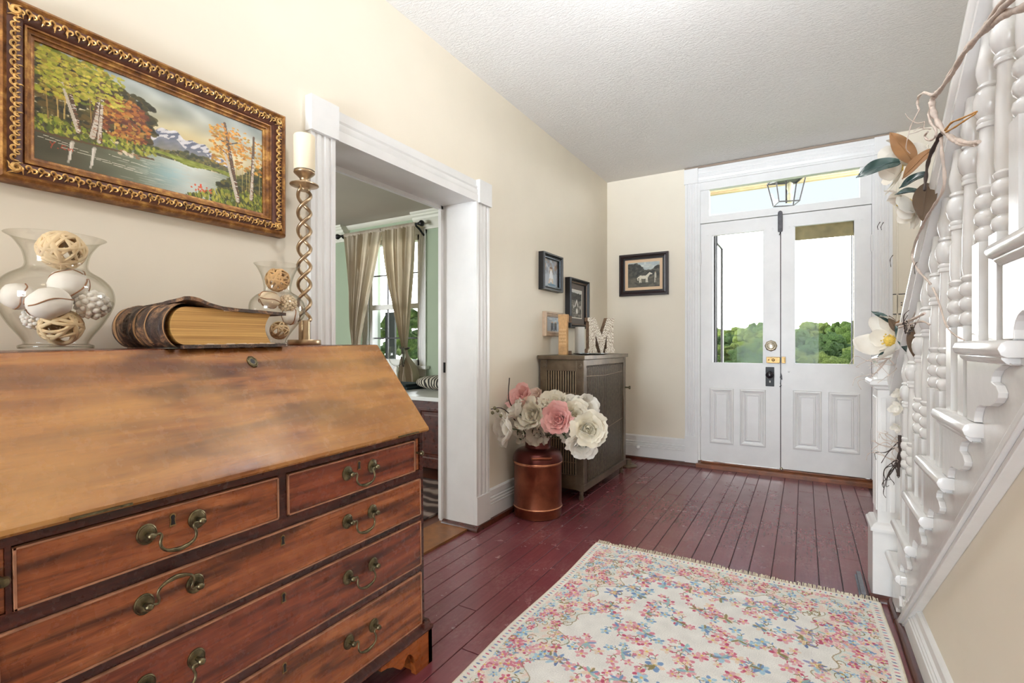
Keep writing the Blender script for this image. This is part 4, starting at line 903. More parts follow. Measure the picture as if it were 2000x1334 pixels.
def lake_painting():
    W, Hh = 336, 170; I = Img(W, Hh, (196, 194, 180)); u = I.xx/W; v = I.yy/Hh
    nz = np.array([[mnoise.noise(Vector((x*.03, y*.06, 1.7))) for x in range(W)] for y in range(Hh)])[..., None]
    top, low = np.array([168, 178, 176.]), np.array([214, 200, 160.])
    I.a = top*(1-v[..., None]*1.9).clip(0, 1)+low*(v[..., None]*1.9).clip(0, 1)+nz*38
    warm = np.exp(-(((u-.62)/.2)**2+((v-.42)/.14)**2))[..., None]; I.a = I.a*(1-.65*warm)+np.array([232, 210, 148.])*.65*warm
    r = I.r
    # mountain range
    ridge = lambda x: .50-.13*math.exp(-((x-.52)/.055)**2)-.07*math.exp(-((x-.45)/.04)**2)-.085*math.exp(-((x-.665)/.05)**2)-.05*math.exp(-((x-.60)/.05)**2)+.012*math.sin(x*90)
    for x in range(int(W*.36), int(W*.80)):
        y0 = ridge(x/W)*Hh
        for y in range(int(y0), int(Hh*.60)):
            k = mnoise.noise(Vector((x*.10+y*.16, y*.07-x*.05, 3))); d = (y-y0)/(Hh*.12); c = np.array([118, 122, 140.])+k*30
            if k > -.05 and d < .7: c = np.array([214, 212, 216.])+k*40
            I.a[y, x] = c*(1-max(0, d-.5)*.5)+np.array([150, 140, 110])*max(0, d-.5)*.5
    I.dabs(420, (W*.38, Hh*.54, W*.82, Hh*.66), [(72, 76, 44), (96, 94, 52), (58, 60, 40), (116, 104, 56)], 2.4, inside=lambda x, y: y > Hh*(.55+.04*math.sin(x*.05)))
    # water
    sh = lambda x: .66+.06*max(0, .42-x)*0+(.02 if x > .45 else .0)
    m = (v > .665)[..., None]
    wat = np.array([112, 118, 96.])*(1-np.exp(-((u-.60)/.17)**2))[..., None]+np.array([208, 214, 206.])*np.exp(-((u-.60)/.17)**2)[..., None]
    blue = np.exp(-(((u-.50)/.09)**2+((v-.83)/.12)**2))[..., None]; wat = wat*(1-.6*blue)+np.array([138, 180, 186.])*.6*blue; wat *= (1.08-.35*(v-.66)[..., None])
    dark = np.clip((.40-u)/.30, 0, 1)[..., None]; wat = wat*(1-.65*dark)+np.array([66, 56, 40.])*.65*dark
    I.a = np.where(m, wat+nz*14, I.a)
    for _ in range(150): x = r.uniform(.3, .8)*W; y = r.uniform(.68, .98)*Hh; I.ell(x, y, r.uniform(4, 13), .6, (206, 206, 192), .35)
    # far bank meadow
    for x in range(int(W*.38), W): 
        y0 = Hh*(.615+.05*max(0, x/W-.5)); y1 = y0+Hh*(.05+.02*math.sin(x*.07))
        for y in range(int(y0), int(y1)): k = mnoise.noise(Vector((x*.1, y*.3, 8))); I.a[y, x] = np.array([134, 142, 54.])+k*46
    # left wood: dark mass, foliage, trunks, bank
    I.dabs(900, (0, Hh*.05, W*.46, Hh*.66), [(58, 54, 26), (74, 66, 30), (92, 74, 34), (44, 40, 22)], 3.4, inside=lambda x, y: x < W*(.44-.10*abs(y/Hh-.42)-.02*math.sin(y*.3)) and y > Hh*(.05+.5*max(0, x/W-.16)))
    for x in (12, 24, 34, 62, 70, 86, 94, 104, 112, 122): I.line(x, Hh*.34, x+r.uniform(-4, 4), Hh*.68, .9, r.choice([(196, 164, 96), (150, 118, 66), (60, 44, 26)]), .8)
    I.dabs(560, (0, 0, W*.30, Hh*.42), [(158, 158, 48), (186, 176, 62), (112, 120, 40), (196, 168, 66), (140, 120, 40)], 2.3, inside=lambda x, y: r.random() < 1.1-x/(W*.36))
    I.dabs(460, (W*.22, Hh*.22, W*.42, Hh*.62), [(156, 92, 40), (178, 112, 48), (120, 62, 36), (188, 140, 62), (96, 50, 34)], 2.2, inside=lambda x, y: ((x-W*.32)/(W*.10))**2+((y-Hh*.44)/(Hh*.24))**2 < 1)
    I.dabs(520, (0, Hh*.60, W*.44, Hh*.78), [(126, 138, 40), (158, 160, 56), (86, 98, 34), (72, 74, 30), (176, 170, 70)], 2.0, rot=1.2, inside=lambda x, y: y < Hh*(.745-.11*(x/W)**1.3) and y > Hh*.60+x*.01)
    for x in range(0, int(W*.44)): I.ell(x, Hh*(.755-.115*(x/W)**1.3)+r.uniform(-1, 1), 2, 1.1, (96, 70, 46), .7)
    def birch(x, y0, x1, y1, w_):
        I.line(x, y0, x1, y1, w_*.5, (92, 70, 50), 1, w_*.95); I.line(x-.6, y0+(y1-y0)*.36, x1-.8, y1, w_*.45, (204, 192, 174), 1, w_*.7)
        for _ in range(44): q = r.uniform(.3, 1); I.line(x+(x1-x)*q-w_*.2, y0+(y1-y0)*q, x+(x1-x)*q+r.uniform(0, w_), y0+(y1-y0)*q+r.uniform(-1, 1.5), .5, r.choice([(78, 52, 38), (150, 92, 58), (240, 236, 228)]), .85)
    birch(30, Hh*.04, 49, Hh*.66, 3.6); birch(77, Hh*.10, 66, Hh*.67, 5.0); birch(78, Hh*.12, 74, Hh*.70, 3.4)
    I.dabs(260, (8, Hh*.02, 104, Hh*.34), [(176, 172, 60), (150, 150, 46), (200, 184, 80)], 1.9)
    for x, a in ((40, .9), (66, 1.0)): I.line(x+2, Hh*.77, x-3, Hh*.96, 2.4, (206, 198, 184), .5, 1.4); I.line(x, Hh*.78, x-1, Hh*.93, 1.2, (236, 230, 220), .6)
    for y, x0, x1 in ((.80, 4, 60), (.84, 30, 120), (.775, 10, 40), (.865, 70, 130), (.79, 86, 140)): I.line(x0, Hh*y, x1, Hh*(y+.025), .5, (222, 214, 196), .8)
    for k in range(9): I.ell(100+k*3, Hh*.735+r.uniform(-3, 3), 3.2, 2.3, r.choice([(198, 178, 150), (150, 116, 84), (224, 210, 186)]))
    # right bank with birches
    I.dabs(820, (W*.74, Hh*.34, W, Hh*.84), [(58, 62, 28), (84, 84, 36), (44, 46, 24), (104, 92, 40)], 3.0, inside=lambda x, y: y > Hh*(.76-1.3*(x/W-.76)))
    for x in (276, 284, 296, 303, 310, 330): I.line(x, Hh*.5, x+r.uniform(-3, 3), Hh*.84, .7, (178, 160, 96), .7)
    I.dabs(380, (W*.70, Hh*.16, W, Hh*.56), [(206, 142, 46), (190, 120, 40), (216, 166, 70), (164, 132, 48)], 2.0, rot=0, inside=lambda x, y: r.random() < .55)
    I.dabs(900, (W*.55, Hh*.80, W, Hh), [(104, 116, 36), (148, 150, 52), (74, 82, 30), (170, 160, 66), (58, 60, 26)], 1.8, rot=1.3, asp=2.4, inside=lambda x, y: y > Hh*(1.03-.34*max(0, (x/W-.56)/.44)**.8))
    birch(262, Hh*.08, 287, Hh*.92, 4.6); birch(318, Hh*.12, 313, Hh*.86, 4.0)
    I.line(262, Hh*.30, 244, Hh*.26, 1.2, (56, 40, 30)); I.line(264, Hh*.32, 286, Hh*.25, 1.0, (56, 40, 30)); I.line(266, Hh*.42, 248, Hh*.36, .9, (56, 40, 30))
    I.dabs(150, (W*.71, Hh*.1, W*.90, Hh*.42), [(216, 152, 52), (200, 130, 44)], 1.5)
    for k in range(16): I.ell(W*.64+r.uniform(-16, 26), Hh*.88+r.uniform(-4, 8), 1.6, 1.8, (206, 84, 46), .9)
    I.ell(W*.655, Hh*.855, 1.8, 3, (222, 78, 48))
    # small red signature, lower left
    for pts in ([(17,139),(19,143),(22,138)], [(19,143),(18,148)], [(25,146),(25.5,146)], [(34,140),(30,140),(29,144),(34,145)], [(37,142),(37,145)], [(39,145),(39,142),(42,142),(42,145)]): I.poly(pts, .55, (190, 72, 40), .9)
    return I.a
M['gilt'] = None
t = NT('antique_gilt_frame'); v = t.coord(); n = t.noise(v, 30, 5, .65); n2 = t.noise(v, 150, 3)
t.set(Base_Color=t.ramp(n, [(.3, lin(84, 48, 24)), (.52, lin(140, 92, 44)), (.72, lin(204, 156, 84))]), Metallic=.35, Roughness=.4); t.bump(t.math('ADD', n, n2), .4, .002); M['gilt'] = t.m
M['gilt_dark'] = plain('brown_frame_ground', lin(84, 44, 28), .45, .1, var=.3, vscale=40)
M['gilt_bright'] = plain('gilt_scrolls', lin(216, 172, 106), .35, .45, var=.3, vscale=40)
wl = lambda a, z, d: (XL+d, a, z)
PA0, PA1, PB0, PB1 = .372, 1.102, 1.428, 1.856
pt = thing('lake_painting', 'framed landscape painting of a lake and birches in a carved gilt frame', 'painting', (XL, .737, 1.64))
b = MB(); b.rects(PA0, PA1, PB0, PB1, [(0,0),(0,.030),(.004,.040),(.010,.044),(.014,.040),(.018,.038)], wl, cap=False); fr = b.build('frame', M['gilt'], pt, smooth=30)
b = MB(); b.rects(PA0, PA1, PB0, PB1, [(.018,.038),(.024,.041),(.034,.040),(.044,.034),(.050,.026)], wl, cap=False); b.build('carved_band', M['gilt_dark'], fr, smooth=60)
b = MB(); b.rects(PA0, PA1, PB0, PB1, [(.050,.026),(.051,.030),(.055,.030),(.056,.024),(.060,.021),(.064,.021),(.065,.017),(.069,.015),(.072,.015),(.073,.009)], wl, cap=False); b.build('inner_moulding', M['gilt'], fr, smooth=30)
# carved scrolls along the outer band
b = MB(); rd = random.Random(2)
def scroll(ca, cb, ang, s, flip):
    P = []
    for i in range(15):
        u = i/14; r = s*(1-.72*u); a = ang+flip*(u*5.2); dd = .0375+.006*math.sin(PI*u)
        P.append((XL+dd+.003, ca+r*math.cos(a), cb+r*math.sin(a)))
    b.tube(P, [.0028*(1-.5*i/14) for i in range(15)], 5)
    P = [(XL+.041, ca+s*math.cos(ang), cb+s*math.sin(ang)), (XL+.044, ca+s*1.35*math.cos(ang-flip*.5), cb+s*1.35*math.sin(ang-flip*.5)), (XL+.039, ca+s*1.9*math.cos(ang-flip*.75), cb+s*1.9*math.sin(ang-flip*.75))]
    b.tube(spl(P, 4), [.0024*(1-.08*i) for i in range(9)], 5)
off = .032
n1 = 58
for i in range(n1):
    a = PA0+.035+(PA1-PA0-.07)*(i+.5)/n1; f = 1 if i % 2 else -1
    for zz in (PB1-off, PB0+off): scroll(a+rd.uniform(-.002, .002), zz+f*.003, rd.uniform(-.4, .4)+(0 if f > 0 else PI), .0072, f)
for i in range(30):
    z = PB0+.05+(PB1-PB0-.1)*(i+.5)/30; f = 1 if i % 2 else -1
    for aa in (PA0+off, PA1-off): scroll(aa+f*.003, z, PI/2+rd.uniform(-.4, .4)+(0 if f > 0 else PI), .0072, f)
for aa in (PA0+off, PA1-off):
    for zz in (PB0+off, PB1-off):
        for k in range(4): scroll(aa, zz, k*PI/2, .010, 1)
b.build('carved_scrolls', M['gilt_bright'], fr, smooth=60)
canvas('painted_canvas', pt, lambda a, z: (XL+.010, a, z), PA0+.072, PA1-.072, PB0+.072, PB1-.072, lake_painting())
b = MB(); b.box(XL+.001, XL+.008, PA0+.05, PA1-.05, PB0+.05, PB1-.05); b.build('backing_board', M['inside'], pt)

def photo_frame(name, label, cat, a0, a1, b0, b1, fn, dep, wd, frame_mat, inner, img, mat_w=None, mat_col=None, steps=None):
    c = fn((a0+a1)/2, (b0+b1)/2, 0); t_ = thing(name, label, cat, c)
    st_ = steps or [(0,0),(0,dep*.8),(.002,dep),(wd*.35,dep),(wd*.45,dep*.78),(wd*.7,dep*.86),(wd*.8,dep*.6),(wd,dep*.55),(wd,dep*.3)]
    b = MB(); b.rects(a0, a1, b0, b1, st_, fn, cap=False); b.build('frame', frame_mat, t_, bevel=0)
    b = MB(); b.rects(a0, a1, b0, b1, [(wd*.72, dep*.66), (wd*.74, dep*.70), (wd*.9, dep*.70), (wd*.92, dep*.6)], fn, cap=False); b.build('inner_edge', inner, t_)
    g = wd-.001
    if mat_w:
        b = MB(); b.rects(a0+g, a1-g, b0+g, b1-g, [(0, dep*.30), (mat_w, dep*.30), (mat_w, dep*.26)], fn, cap=False); b.build('mat_board', mat_col, t_)
        g += mat_w
    canvas('print', t_, lambda a, z: fn(a, z, dep*.27), a0+g, a1-g, b0+g, b1-g, img)
    b = MB(); b.rects(a0+.004, a1-.004, b0+.004, b1-.004, [(0,.001),(0,dep*.2)], fn, cap=True); b.build('backing_board', M['inside'], t_)
    return t_
def child_print(W=44, Hh=58):
    I = Img(W, Hh, (148, 156, 168)); I.a[Hh//2:] = (172, 180, 190); I.dabs(90, (0, 0, W, Hh*.5), [(120, 126, 138), (186, 190, 198), (150, 120, 90)], 3, .5, rot=1.5)
    I.ell(W*.55, Hh*.36, 3.6, 4.4, (214, 196, 176)); I.ell(W*.55, Hh*.30, 3.8, 2.4, (120, 86, 60)); I.line(W*.55, Hh*.45, W*.56, Hh*.72, 3.4, (232, 234, 238), 1, 6); I.line(W*.48, Hh*.72, W*.40, Hh*.9, 2, (214, 196, 176)); I.line(W*.62, Hh*.72, W*.66, Hh*.9, 2, (214, 196, 176)); I.ell(W*.6, Hh*.92, 12, 2.6, (96, 128, 150)); return I.a
def sport_print(W=56, Hh=92):
    I = Img(W, Hh, (120, 116, 108)); I.a[:int(Hh*.28)] = (214, 214, 210); I.dabs(60, (0, Hh*.16, W, Hh*.34), [(40, 42, 40), (60, 60, 56)], 4, .8); I.dabs(120, (0, Hh*.4, W, Hh), [(90, 88, 82), (140, 136, 128), (70, 68, 64)], 2.4, .6)
    I.line(W*.5, Hh*.36, W*.36, Hh*.58, 1.6, (228, 226, 220)); I.line(W*.5, Hh*.36, W*.62, Hh*.58, 1.6, (228, 226, 220)); I.ell(W*.52, Hh*.74, 4.5, 9, (236, 234, 228)); I.ell(W*.24, Hh*.60, 2, 5, (210, 208, 200)); I.ell(W*.82, Hh*.60, 2.6, 6, (222, 220, 214)); e_ = np.minimum(np.minimum(I.xx, W-1-I.xx), np.minimum(I.yy, Hh-1-I.yy)); I.a[e_ < 3] = (232, 228, 218); return I.a
def couple_print(W=36, Hh=48):
    I = Img(W, Hh, (196, 206, 214)); I.dabs(40, (0, 0, W, Hh*.4), [(176, 190, 204), (214, 220, 226)], 3, .6)
    for x, c in ((.40, (64, 72, 84)), (.60, (84, 78, 74))): I.ell(W*x, Hh*.38, 2.4, 2.8, (206, 176, 150)); I.line(W*x, Hh*.46, W*x, Hh*.66, 3, c); I.line(W*x-1, Hh*.66, W*x-2, Hh*.92, 1.4, (50, 54, 66)); I.line(W*x+1, Hh*.66, W*x+2, Hh*.92, 1.4, (50, 54, 66))
    return I.a
def horse_print(W=92, Hh=74):
    I = Img(W, Hh, (96, 94, 86)); I.a[:int(Hh*.42)] = (190, 198, 196); I.dabs(120, (W*.4, 0, W, Hh*.3), [(206, 212, 208), (170, 182, 186), (196, 200, 192)], 5, .6)
    dk = [(62, 62, 56), (78, 76, 68), (50, 50, 46), (90, 88, 78)]
    I.dabs(420, (0, Hh*.06, W*.5, Hh*.62), dk, 3.2, inside=lambda x, y: ((x-W*.16)/(W*.30))**2+((y-Hh*.34)/(Hh*.30))**2 < 1); I.dabs(240, (W*.3, Hh*.34, W, Hh*.6), dk, 3); I.dabs(160, (W*.78, Hh*.18, W, Hh*.6), dk, 3.2, inside=lambda x, y: ((x-W*.94)/(W*.15))**2+((y-Hh*.4)/(Hh*.22))**2 < 1)
    I.a[int(Hh*.62):] = (84, 80, 70); I.dabs(300, (0, Hh*.6, W, Hh), [(92, 88, 76), (70, 68, 60), (104, 98, 84)], 3, .6, asp=3)
    wh = (222, 216, 198); x0, y0 = W*.50, Hh*.60
    I.ell(x0, y0, 12, 5, wh); I.ell(x0-9, y0-1, 5, 5, wh); I.line(x0+9, y0-2, x0+17, y0-11, 4, wh, 1, 2.8); I.line(x0+17, y0-11, x0+23, y0-9, 2.4, wh, 1, 1.6)
    for dx, dx2 in ((-12, -12), (-9, -8), (7, 7), (10, 11)): I.line(x0+dx, y0+3, x0+dx2, y0+15, 1.5, wh, 1, 1.1)
    I.line(x0-13, y0-2, x0-18, y0+2, 1.6, wh); I.line(x0-18, y0+2, x0-17, y0+8, 1.4, wh)
    I.ell(W*.86, Hh*.44, 1.9, 2.2, (196, 172, 146)); I.line(W*.86, Hh*.49, W*.86, Hh*.66, 2.8, (190, 184, 168)); I.line(W*.85, Hh*.66, W*.84, Hh*.82, 1.3, (200, 194, 178)); I.line(W*.87, Hh*.66, W*.88, Hh*.82, 1.3, (120, 114, 100)); return I.a
black_wood = plain('black_frame', lin(16, 14, 15), .4, var=.3, vscale=40)
silver = plain('pewter_edge', lin(120, 132, 142), .3, .5, var=.3, vscale=60)
bronze_edge = plain('bronze_edge', lin(128, 104, 84), .35, .4, var=.2, vscale=60)
photo_frame('photo_frame', 'black and pewter framed photo of a child, uppermost on the left wall', 'picture frame', 3.105, 3.425, 1.440, 1.708, wl, .046, .036, black_wood, silver, child_print())
photo_frame('photo_frame', 'tall black frame with grey mat and dark photo, nearest the corner', 'picture frame', 3.555, 3.945, 1.182, 1.578, wl, .052, .036, black_wood, bronze_edge, sport_print(), .046, plain('grey_mat', lin(112, 104, 98), .8))
photo_frame('photo_frame', 'small pale wood frame partly hidden behind the upright wooden letter', 'picture frame', 3.165, 3.50, 1.112, 1.290, wl, .03, .036, plain('pale_wood_frame', lin(196, 172, 148), .5, var=.15, vscale=30), plain('pale_inner', lin(214, 196, 178), .5), couple_print())
wf = lambda a, z, d: (a, YB-d, z)
photo_frame('horse_print', 'dark framed print of a white horse beside the front door', 'picture', -1.486, -1.037, 1.497, 1.882, wf, .034, .052, plain('dark_walnut_frame', lin(34, 17, 18), .3, var=.2, vscale=20), black_wood, horse_print(), .028, plain('cream_mat', lin(226, 196, 162), .8))

# ------------------------------------------------------------------ copper milk can with paper roses
KX, KY = -1.425, 2.735
t = NT('aged_copper'); v = t.coord(); n = t.noise(v, 9, 6, .6, .4); v2 = t.coord(scale=(3, 3, 1)); n2 = t.noise(v2, 4, 3)
t.set(Base_Color=t.mix(t.math('MULTIPLY', n2, .55), t.ramp(n, [(.3, lin(104, 54, 38)), (.7, lin(168, 100, 74))]), lin(122, 68, 48)), Metallic=.75, Roughness=.33); M['copper'] = t.m
M['copper_dark'] = plain('dark_copper', lin(96, 48, 44), .28, .8, var=.25, vscale=12)
can = thing('milk_can', 'tall copper milk can full of roses beside the bronze cabinet', 'milk can', (KX, KY, 0))
b = MB(); b.lathe([(.140,0),(.1455,.004),(.1470,.050),(.1500,.056),(.1510,.062),(.1485,.068),(.1470,.075),(.1475,.318),(.1495,.322),(.1520,.330),(.1515,.336)], (KX, KY, 0), 56); b.build('body', M['copper'], can, smooth=40)
b = MB(); b.lathe(spl2([(.1515,.334),(.1525,.342),(.150,.362),(.140,.386),(.118,.404),(.088,.413),(.080,.420),(.079,.445),(.081,.470),(.092,.482),(.098,.488),(.096,.493),(.086,.490),(.076,.480),(.074,.45)], 4), (KX, KY, 0), 56, cap=False); b.build('shoulder', M['copper_dark'], can, smooth=60)
b = MB(); b.lathe([(.1505,.057),(.1535,.062),(.1505,.067)], (KX, KY, 0), 56, cap=False); b.lathe([(.1500,.322),(.1545,.331),(.1500,.340)], (KX, KY, 0), 56, cap=False)
b.build('band', plain('bright_copper', lin(214, 150, 116), .25, .85), can, smooth=60)
for a in (-.95, 2.2):
    c, s = math.cos(a), math.sin(a); b = MB()
    P = [(KX+c*r-s*q, KY+s*r+c*q, z) for r, q, z in ((.135,-.055,.372),(.160,-.054,.376),(.166,-.045,.377),(.168,0,.378),(.166,.045,.377),(.160,.054,.376),(.135,.055,.372))]
    b.tube(spl(P, 4), .0075, 8, flat=1.3); b.build('can_handle', M['copper'], can, smooth=60)
def flower_mat(n, c1, c2): return petal_mat(n, c1, c2, .3)
FM = {'white': flower_mat('white_paper_petal', lin(246, 242, 234), lin(240, 234, 222)), 'cream': flower_mat('cream_paper_petal', lin(248, 243, 230), lin(242, 234, 214)), 'pink': flower_mat('rose_pink_petal', lin(240, 200, 194), lin(230, 168, 164)), 'blush': flower_mat('blush_petal', lin(244, 226, 214), lin(234, 208, 194)), 'grey': flower_mat('greyish_ivory_petal', lin(226, 218, 204), lin(208, 198, 184))}  # the grey kind is a duller ivory
M['stem_green'] = plain('wrapped_stem', lin(70, 84, 56), .6)
def rose(c, d, R, kind, label, seed, layers=None):
    t_ = thing('paper_rose', label, 'artificial flower', c, (0,0,0), group='paper roses in the copper milk can'); T = aim(c, d); rd = random.Random(seed)
    T = T @ Matrix.Translation((0, 0, -R*.75))
    b = MB()
    for rr, am, n, wd in (layers or ((.15, 2.9, 2, 1.5), (.25, 2.65, 3, 1.15), (.37, 2.35, 3, 1.05), (.51, 2.05, 4, .90), (.67, 1.80, 5, .78), (.84, 1.60, 5, .76), (1.0, 1.42, 6, .66))):
        for k in range(n): petal_grid(b, T, R*rr*(1.07 if k % 2 else .93)*rd.uniform(.96, 1.04), am+rd.uniform(-.16, .16), 2*PI*k/n+rr*9+rd.uniform(-.25, .25), wd*rd.uniform(.9, 1.1), seed*57+int(rr*100)+k, .34, .045, 9, 12, .16, bot=R*rr*.96)
    b.build('petals', FM[kind], t_, smooth=80, normals=False)
    b = MB(); s0 = T @ Vector((0, 0, .0)); nk = Vector((KX+.045*math.cos(seed), KY+.045*math.sin(seed), .46)); tp = Vector((KX+.02*math.cos(seed), KY+.02*math.sin(seed), .30))
    b.tube(spl([tp, nk, (nk+s0)/2+Vector((0, 0, .02)), s0], 5), .0035, 6); b.build('stem', M['stem_green'], t_, smooth=60)
    b = MB(); b.lathe([(.004,-.012),(.016,-.004),(.028,.006),(.034,.018)], (0,0,0), 10, T, cap=False); b.build('calyx', M['stem_green'], t_, smooth=60)
    return t_
G_ = 'paper roses in the copper milk can'
# every rose sits in the bouquet where its stem carries it
rose((-1.512,2.640,0.742), (-.2,-.7,.6), .072, 'pink', 'pink rose at the upper left of the bouquet', 1)
rose((-1.536,2.900,0.728), (0,-.6,.7), .048, 'blush', 'small blush rose behind the top of the bouquet', 2)
rose((-1.346,2.780,0.719), (.05,-.5,.8), .074, 'cream', 'cream rose at the top centre of the bouquet', 3)
rose((-1.229,2.820,0.706), (.2,-.4,.8), .062, 'white', 'white rose at the top right, just left of the tallest right one', 4)
rose((-1.098,2.760,0.680), (.7,-.3,.3), .068, 'white', 'white rose turned sideways at the far upper right', 5)
rose((-1.497,2.540,0.669), (-.5,-.5,.5), .066, 'white', 'white rose below the upper left pink rose', 6)
rose((-1.407,2.580,0.640), (-.1,-.9,.25), .082, 'cream', 'large cream rose in the left centre, facing the room', 7)
rose((-1.414,2.760,0.663), (0,-.8,.5), .056, 'blush', 'peach-toned rose squeezed between cream and pink roses', 8)
rose((-1.208,2.540,0.633), (.1,-.92,.3), .078, 'pink', 'deep pink rose at the front centre of the bouquet', 9)
rose((-1.132,2.640,0.652), (.4,-.7,.4), .074, 'cream', 'cream rose right of the front pink rose', 10)
rose((-1.504,2.420,0.564), (-.6,-.75,.0), .080, 'white', 'white rose hanging out at the far left', 11)
rose((-0.989,2.500,0.592), (.45,-.85,.05), .082, 'cream', 'large cream rose at the far right, facing the room', 12)
rose((-1.370,2.580,0.510), (-.05,-.8,-.35), .070, 'grey', 'open ivory rose drooping over the can rim', 13, ((.3, 2.2, 3, .9), (.7, 1.5, 5, .6), (1.0, 1.25, 7, .5)))
rose((-1.044,2.520,0.489), (.4,-.8,-.3), .070, 'white', 'white rose drooping lowest at the right', 14)
rose((-1.180,2.620,0.539), (.2,-.8,-.1), .060, 'grey', 'greyish ivory rose below the front pink rose', 15, ((.35, 2.0, 3, .8), (.75, 1.4, 5, .5), (1.0, 1.2, 6, .42)))
rose((-1.339,2.660,0.519), (.0,-.7,-.3), .054, 'grey', 'small ivory rose tucked low right of the drooping open rose', 16, ((.35, 2.0, 3, .8), (.75, 1.4, 5, .5), (1.0, 1.2, 6, .42)))
rose((-1.473,2.560,0.504), (-.4,-.7,-.2), .050, 'grey', 'small greyish rose low at the left behind the can', 17, ((.35, 2.0, 3, .8), (.75, 1.4, 5, .5), (1.0, 1.2, 6, .42)))
t1 = thing('berry_sprig', 'dark dried sprig poking up left of the pink roses', 'sprig', (KX-.05, KY+.03, .46))
b = MB(); nk = Vector((KX-.03, KY+.03, .40)); b.tube(spl([nk, Vector((KX-.06, KY+.04, .55)), (-1.519,2.560,0.690), (-1.526,2.560,0.850)], 5), .003, 6); b.tube(spl([nk, Vector((KX-.07, KY-.06, .52)), (-1.501,2.460,0.672), (-1.529,2.360,0.684)], 5), .003, 6)
b.build('stem', M['twig_dark'], t1, smooth=60)
for i, p in enumerate(((-1.531,2.380,0.661), (-1.497,2.380,0.675), (-1.517,2.380,0.688), (-1.476,2.380,0.648))):
    b = MB(); b.ball(p, .012, 1); b.build('bud', plain('olive_bud', lin(112, 104, 76), .7) if i == 0 else bpy.data.materials['olive_bud'], t1, smooth=60)

# ------------------------------------------------------------------ bronze heater cabinet
QX0, QX1, QY0, QY1 = -1.590, -1.262, 3.085, 3.985
t = NT('bronze_metal'); v = t.coord(); n = t.noise(v, 8, 5, .6)
t.set(Base_Color=t.ramp(n, [(.3, lin(80, 66, 52)), (.7, lin(122, 106, 86))]), Metallic=.45, Roughness=.36); M['bronze'] = t.m
M['grille_dark'] = plain('dark_grille_recess', lin(22, 18, 16), .6)
cab = thing('heater_cabinet', 'bronze metal heater cabinet with slatted grilles along the left wall', 'heater', ((QX0+QX1)/2, (QY0+QY1)/2, 0))
b = MB(); b.box(QX0-.012, QX1+.014, QY0-.020, QY1+.02, .948, .976); b.build('top', M['bronze'], cab, bevel=.003)
b = MB()
for x0, x1 in ((QX0, QX0+.055), (QX1-.055, QX1)):
    for y0, y1 in ((QY0, QY0+.05), (QY1-.05, QY1)): b.box(x0, x1, y0, y1, .07, .948)
b.box(QX0+.054, QX1-.054, QY0+.003, QY0+.04, .870, .947); b.box(QX0+.054, QX1-.054, QY0+.003, QY0+.04, .071, .165); b.box(QX1-.03, QX1-.003, QY0+.049, QY1-.049, .905, .947); b.box(QX1-.03, QX1+.004, QY0-.003, QY1+.001, .068, .113)
b.box(QX0+.002, QX0+.03, QY0+.049, QY1-.049, .072, .946); b.box(QX0+.054, QX1-.054, QY1-.022, QY1-.002, .072, .946); b.box(QX0+.053, QX1-.031, QY0+.041, QY1-.023, .073, .09)
b.build('frame', M['bronze'], cab, bevel=.003)
b = MB(); b.box(QX0+.05, QX1-.032, QY0+.035, QY0+.038, .165, .87); b.box(QX1-.034, QX1-.03, QY0+.05, QY1-.05, .115, .905); b.build('dark_backing', M['grille_dark'], cab)
b = MB(); n = 12; xa, xb = QX0+.064, QX1-.064
for k in range(n): xx = xa+(xb-xa)*k/(n-1); b.box(xx-.0042, xx+.0042, QY0+.010, QY0+.018, .165, .87)
for z in (.56, .72, .40, .25): b.box(xa-.006, xb+.006, QY0+.014, QY0+.018, z-.002, z+.002)
b.build('end_grille', plain('pale_bronze_bars', lin(150, 132, 108), .35, .4, var=.15, vscale=30), cab)
b = MB(); n = 34; ya, yb = QY0+.056, QY1-.056
for k in range(n): yy = ya+(yb-ya)*k/(n-1); b.box(QX1-.024, QX1-.012, yy-.0058, yy+.0058, .113, .890)
for k in range(n): yy = ya+(yb-ya)*k/(n-1); b.box(QX1-.022, QX1-.016, yy-.003, yy+.003, .888, .905)
b.build('side_grille', plain('dull_bronze_slats', lin(104, 92, 78), .30, .5, var=.3, vscale=40), cab, bevel=.001)
b = MB()
for z0, sag in ((.835, .012), (.455, .03)): b.tube([(QX1-.010, ya+(yb-ya)*i/12, z0-sag*(1-abs(i/6-1))) for i in range(13)], .0016, 6)
b.build('grille_wire', M['champagne'], cab, smooth=60)
for x0, y0 in ((QX0+.030, QY0+.025), (QX1-.027, QY0+.025)):
    b = MB()
    for k in range(9): b.box(x0-.014, x0+.014, QY0-.003, QY0, .80-.02*k*0+.0-.018*k, .812-.018*k)
    b.lathe([(.018,0),(.018,.003),(.012,.005),(.009,.003),(.004,.005)], (0,0,0), 14, Matrix.Translation((x0, QY0, .905)) @ FY); b.build('post_ornament', M['bronze'], cab, bevel=.001)
for x0, y0 in ((QX1-.03, QY0+.03), (QX0+.03, QY0+.03), (QX1-.03, QY1-.03), (QX0+.03, QY1-.03)):
    b = MB(); b.lathe([(.020,.072),(.022,.066),(.013,.058),(.015,.044),(.012,.030),(.017,.026),(.018,.008),(.014,0)], (x0, y0, 0), 16); b.build('foot', M['bronze'], cab, smooth=40)
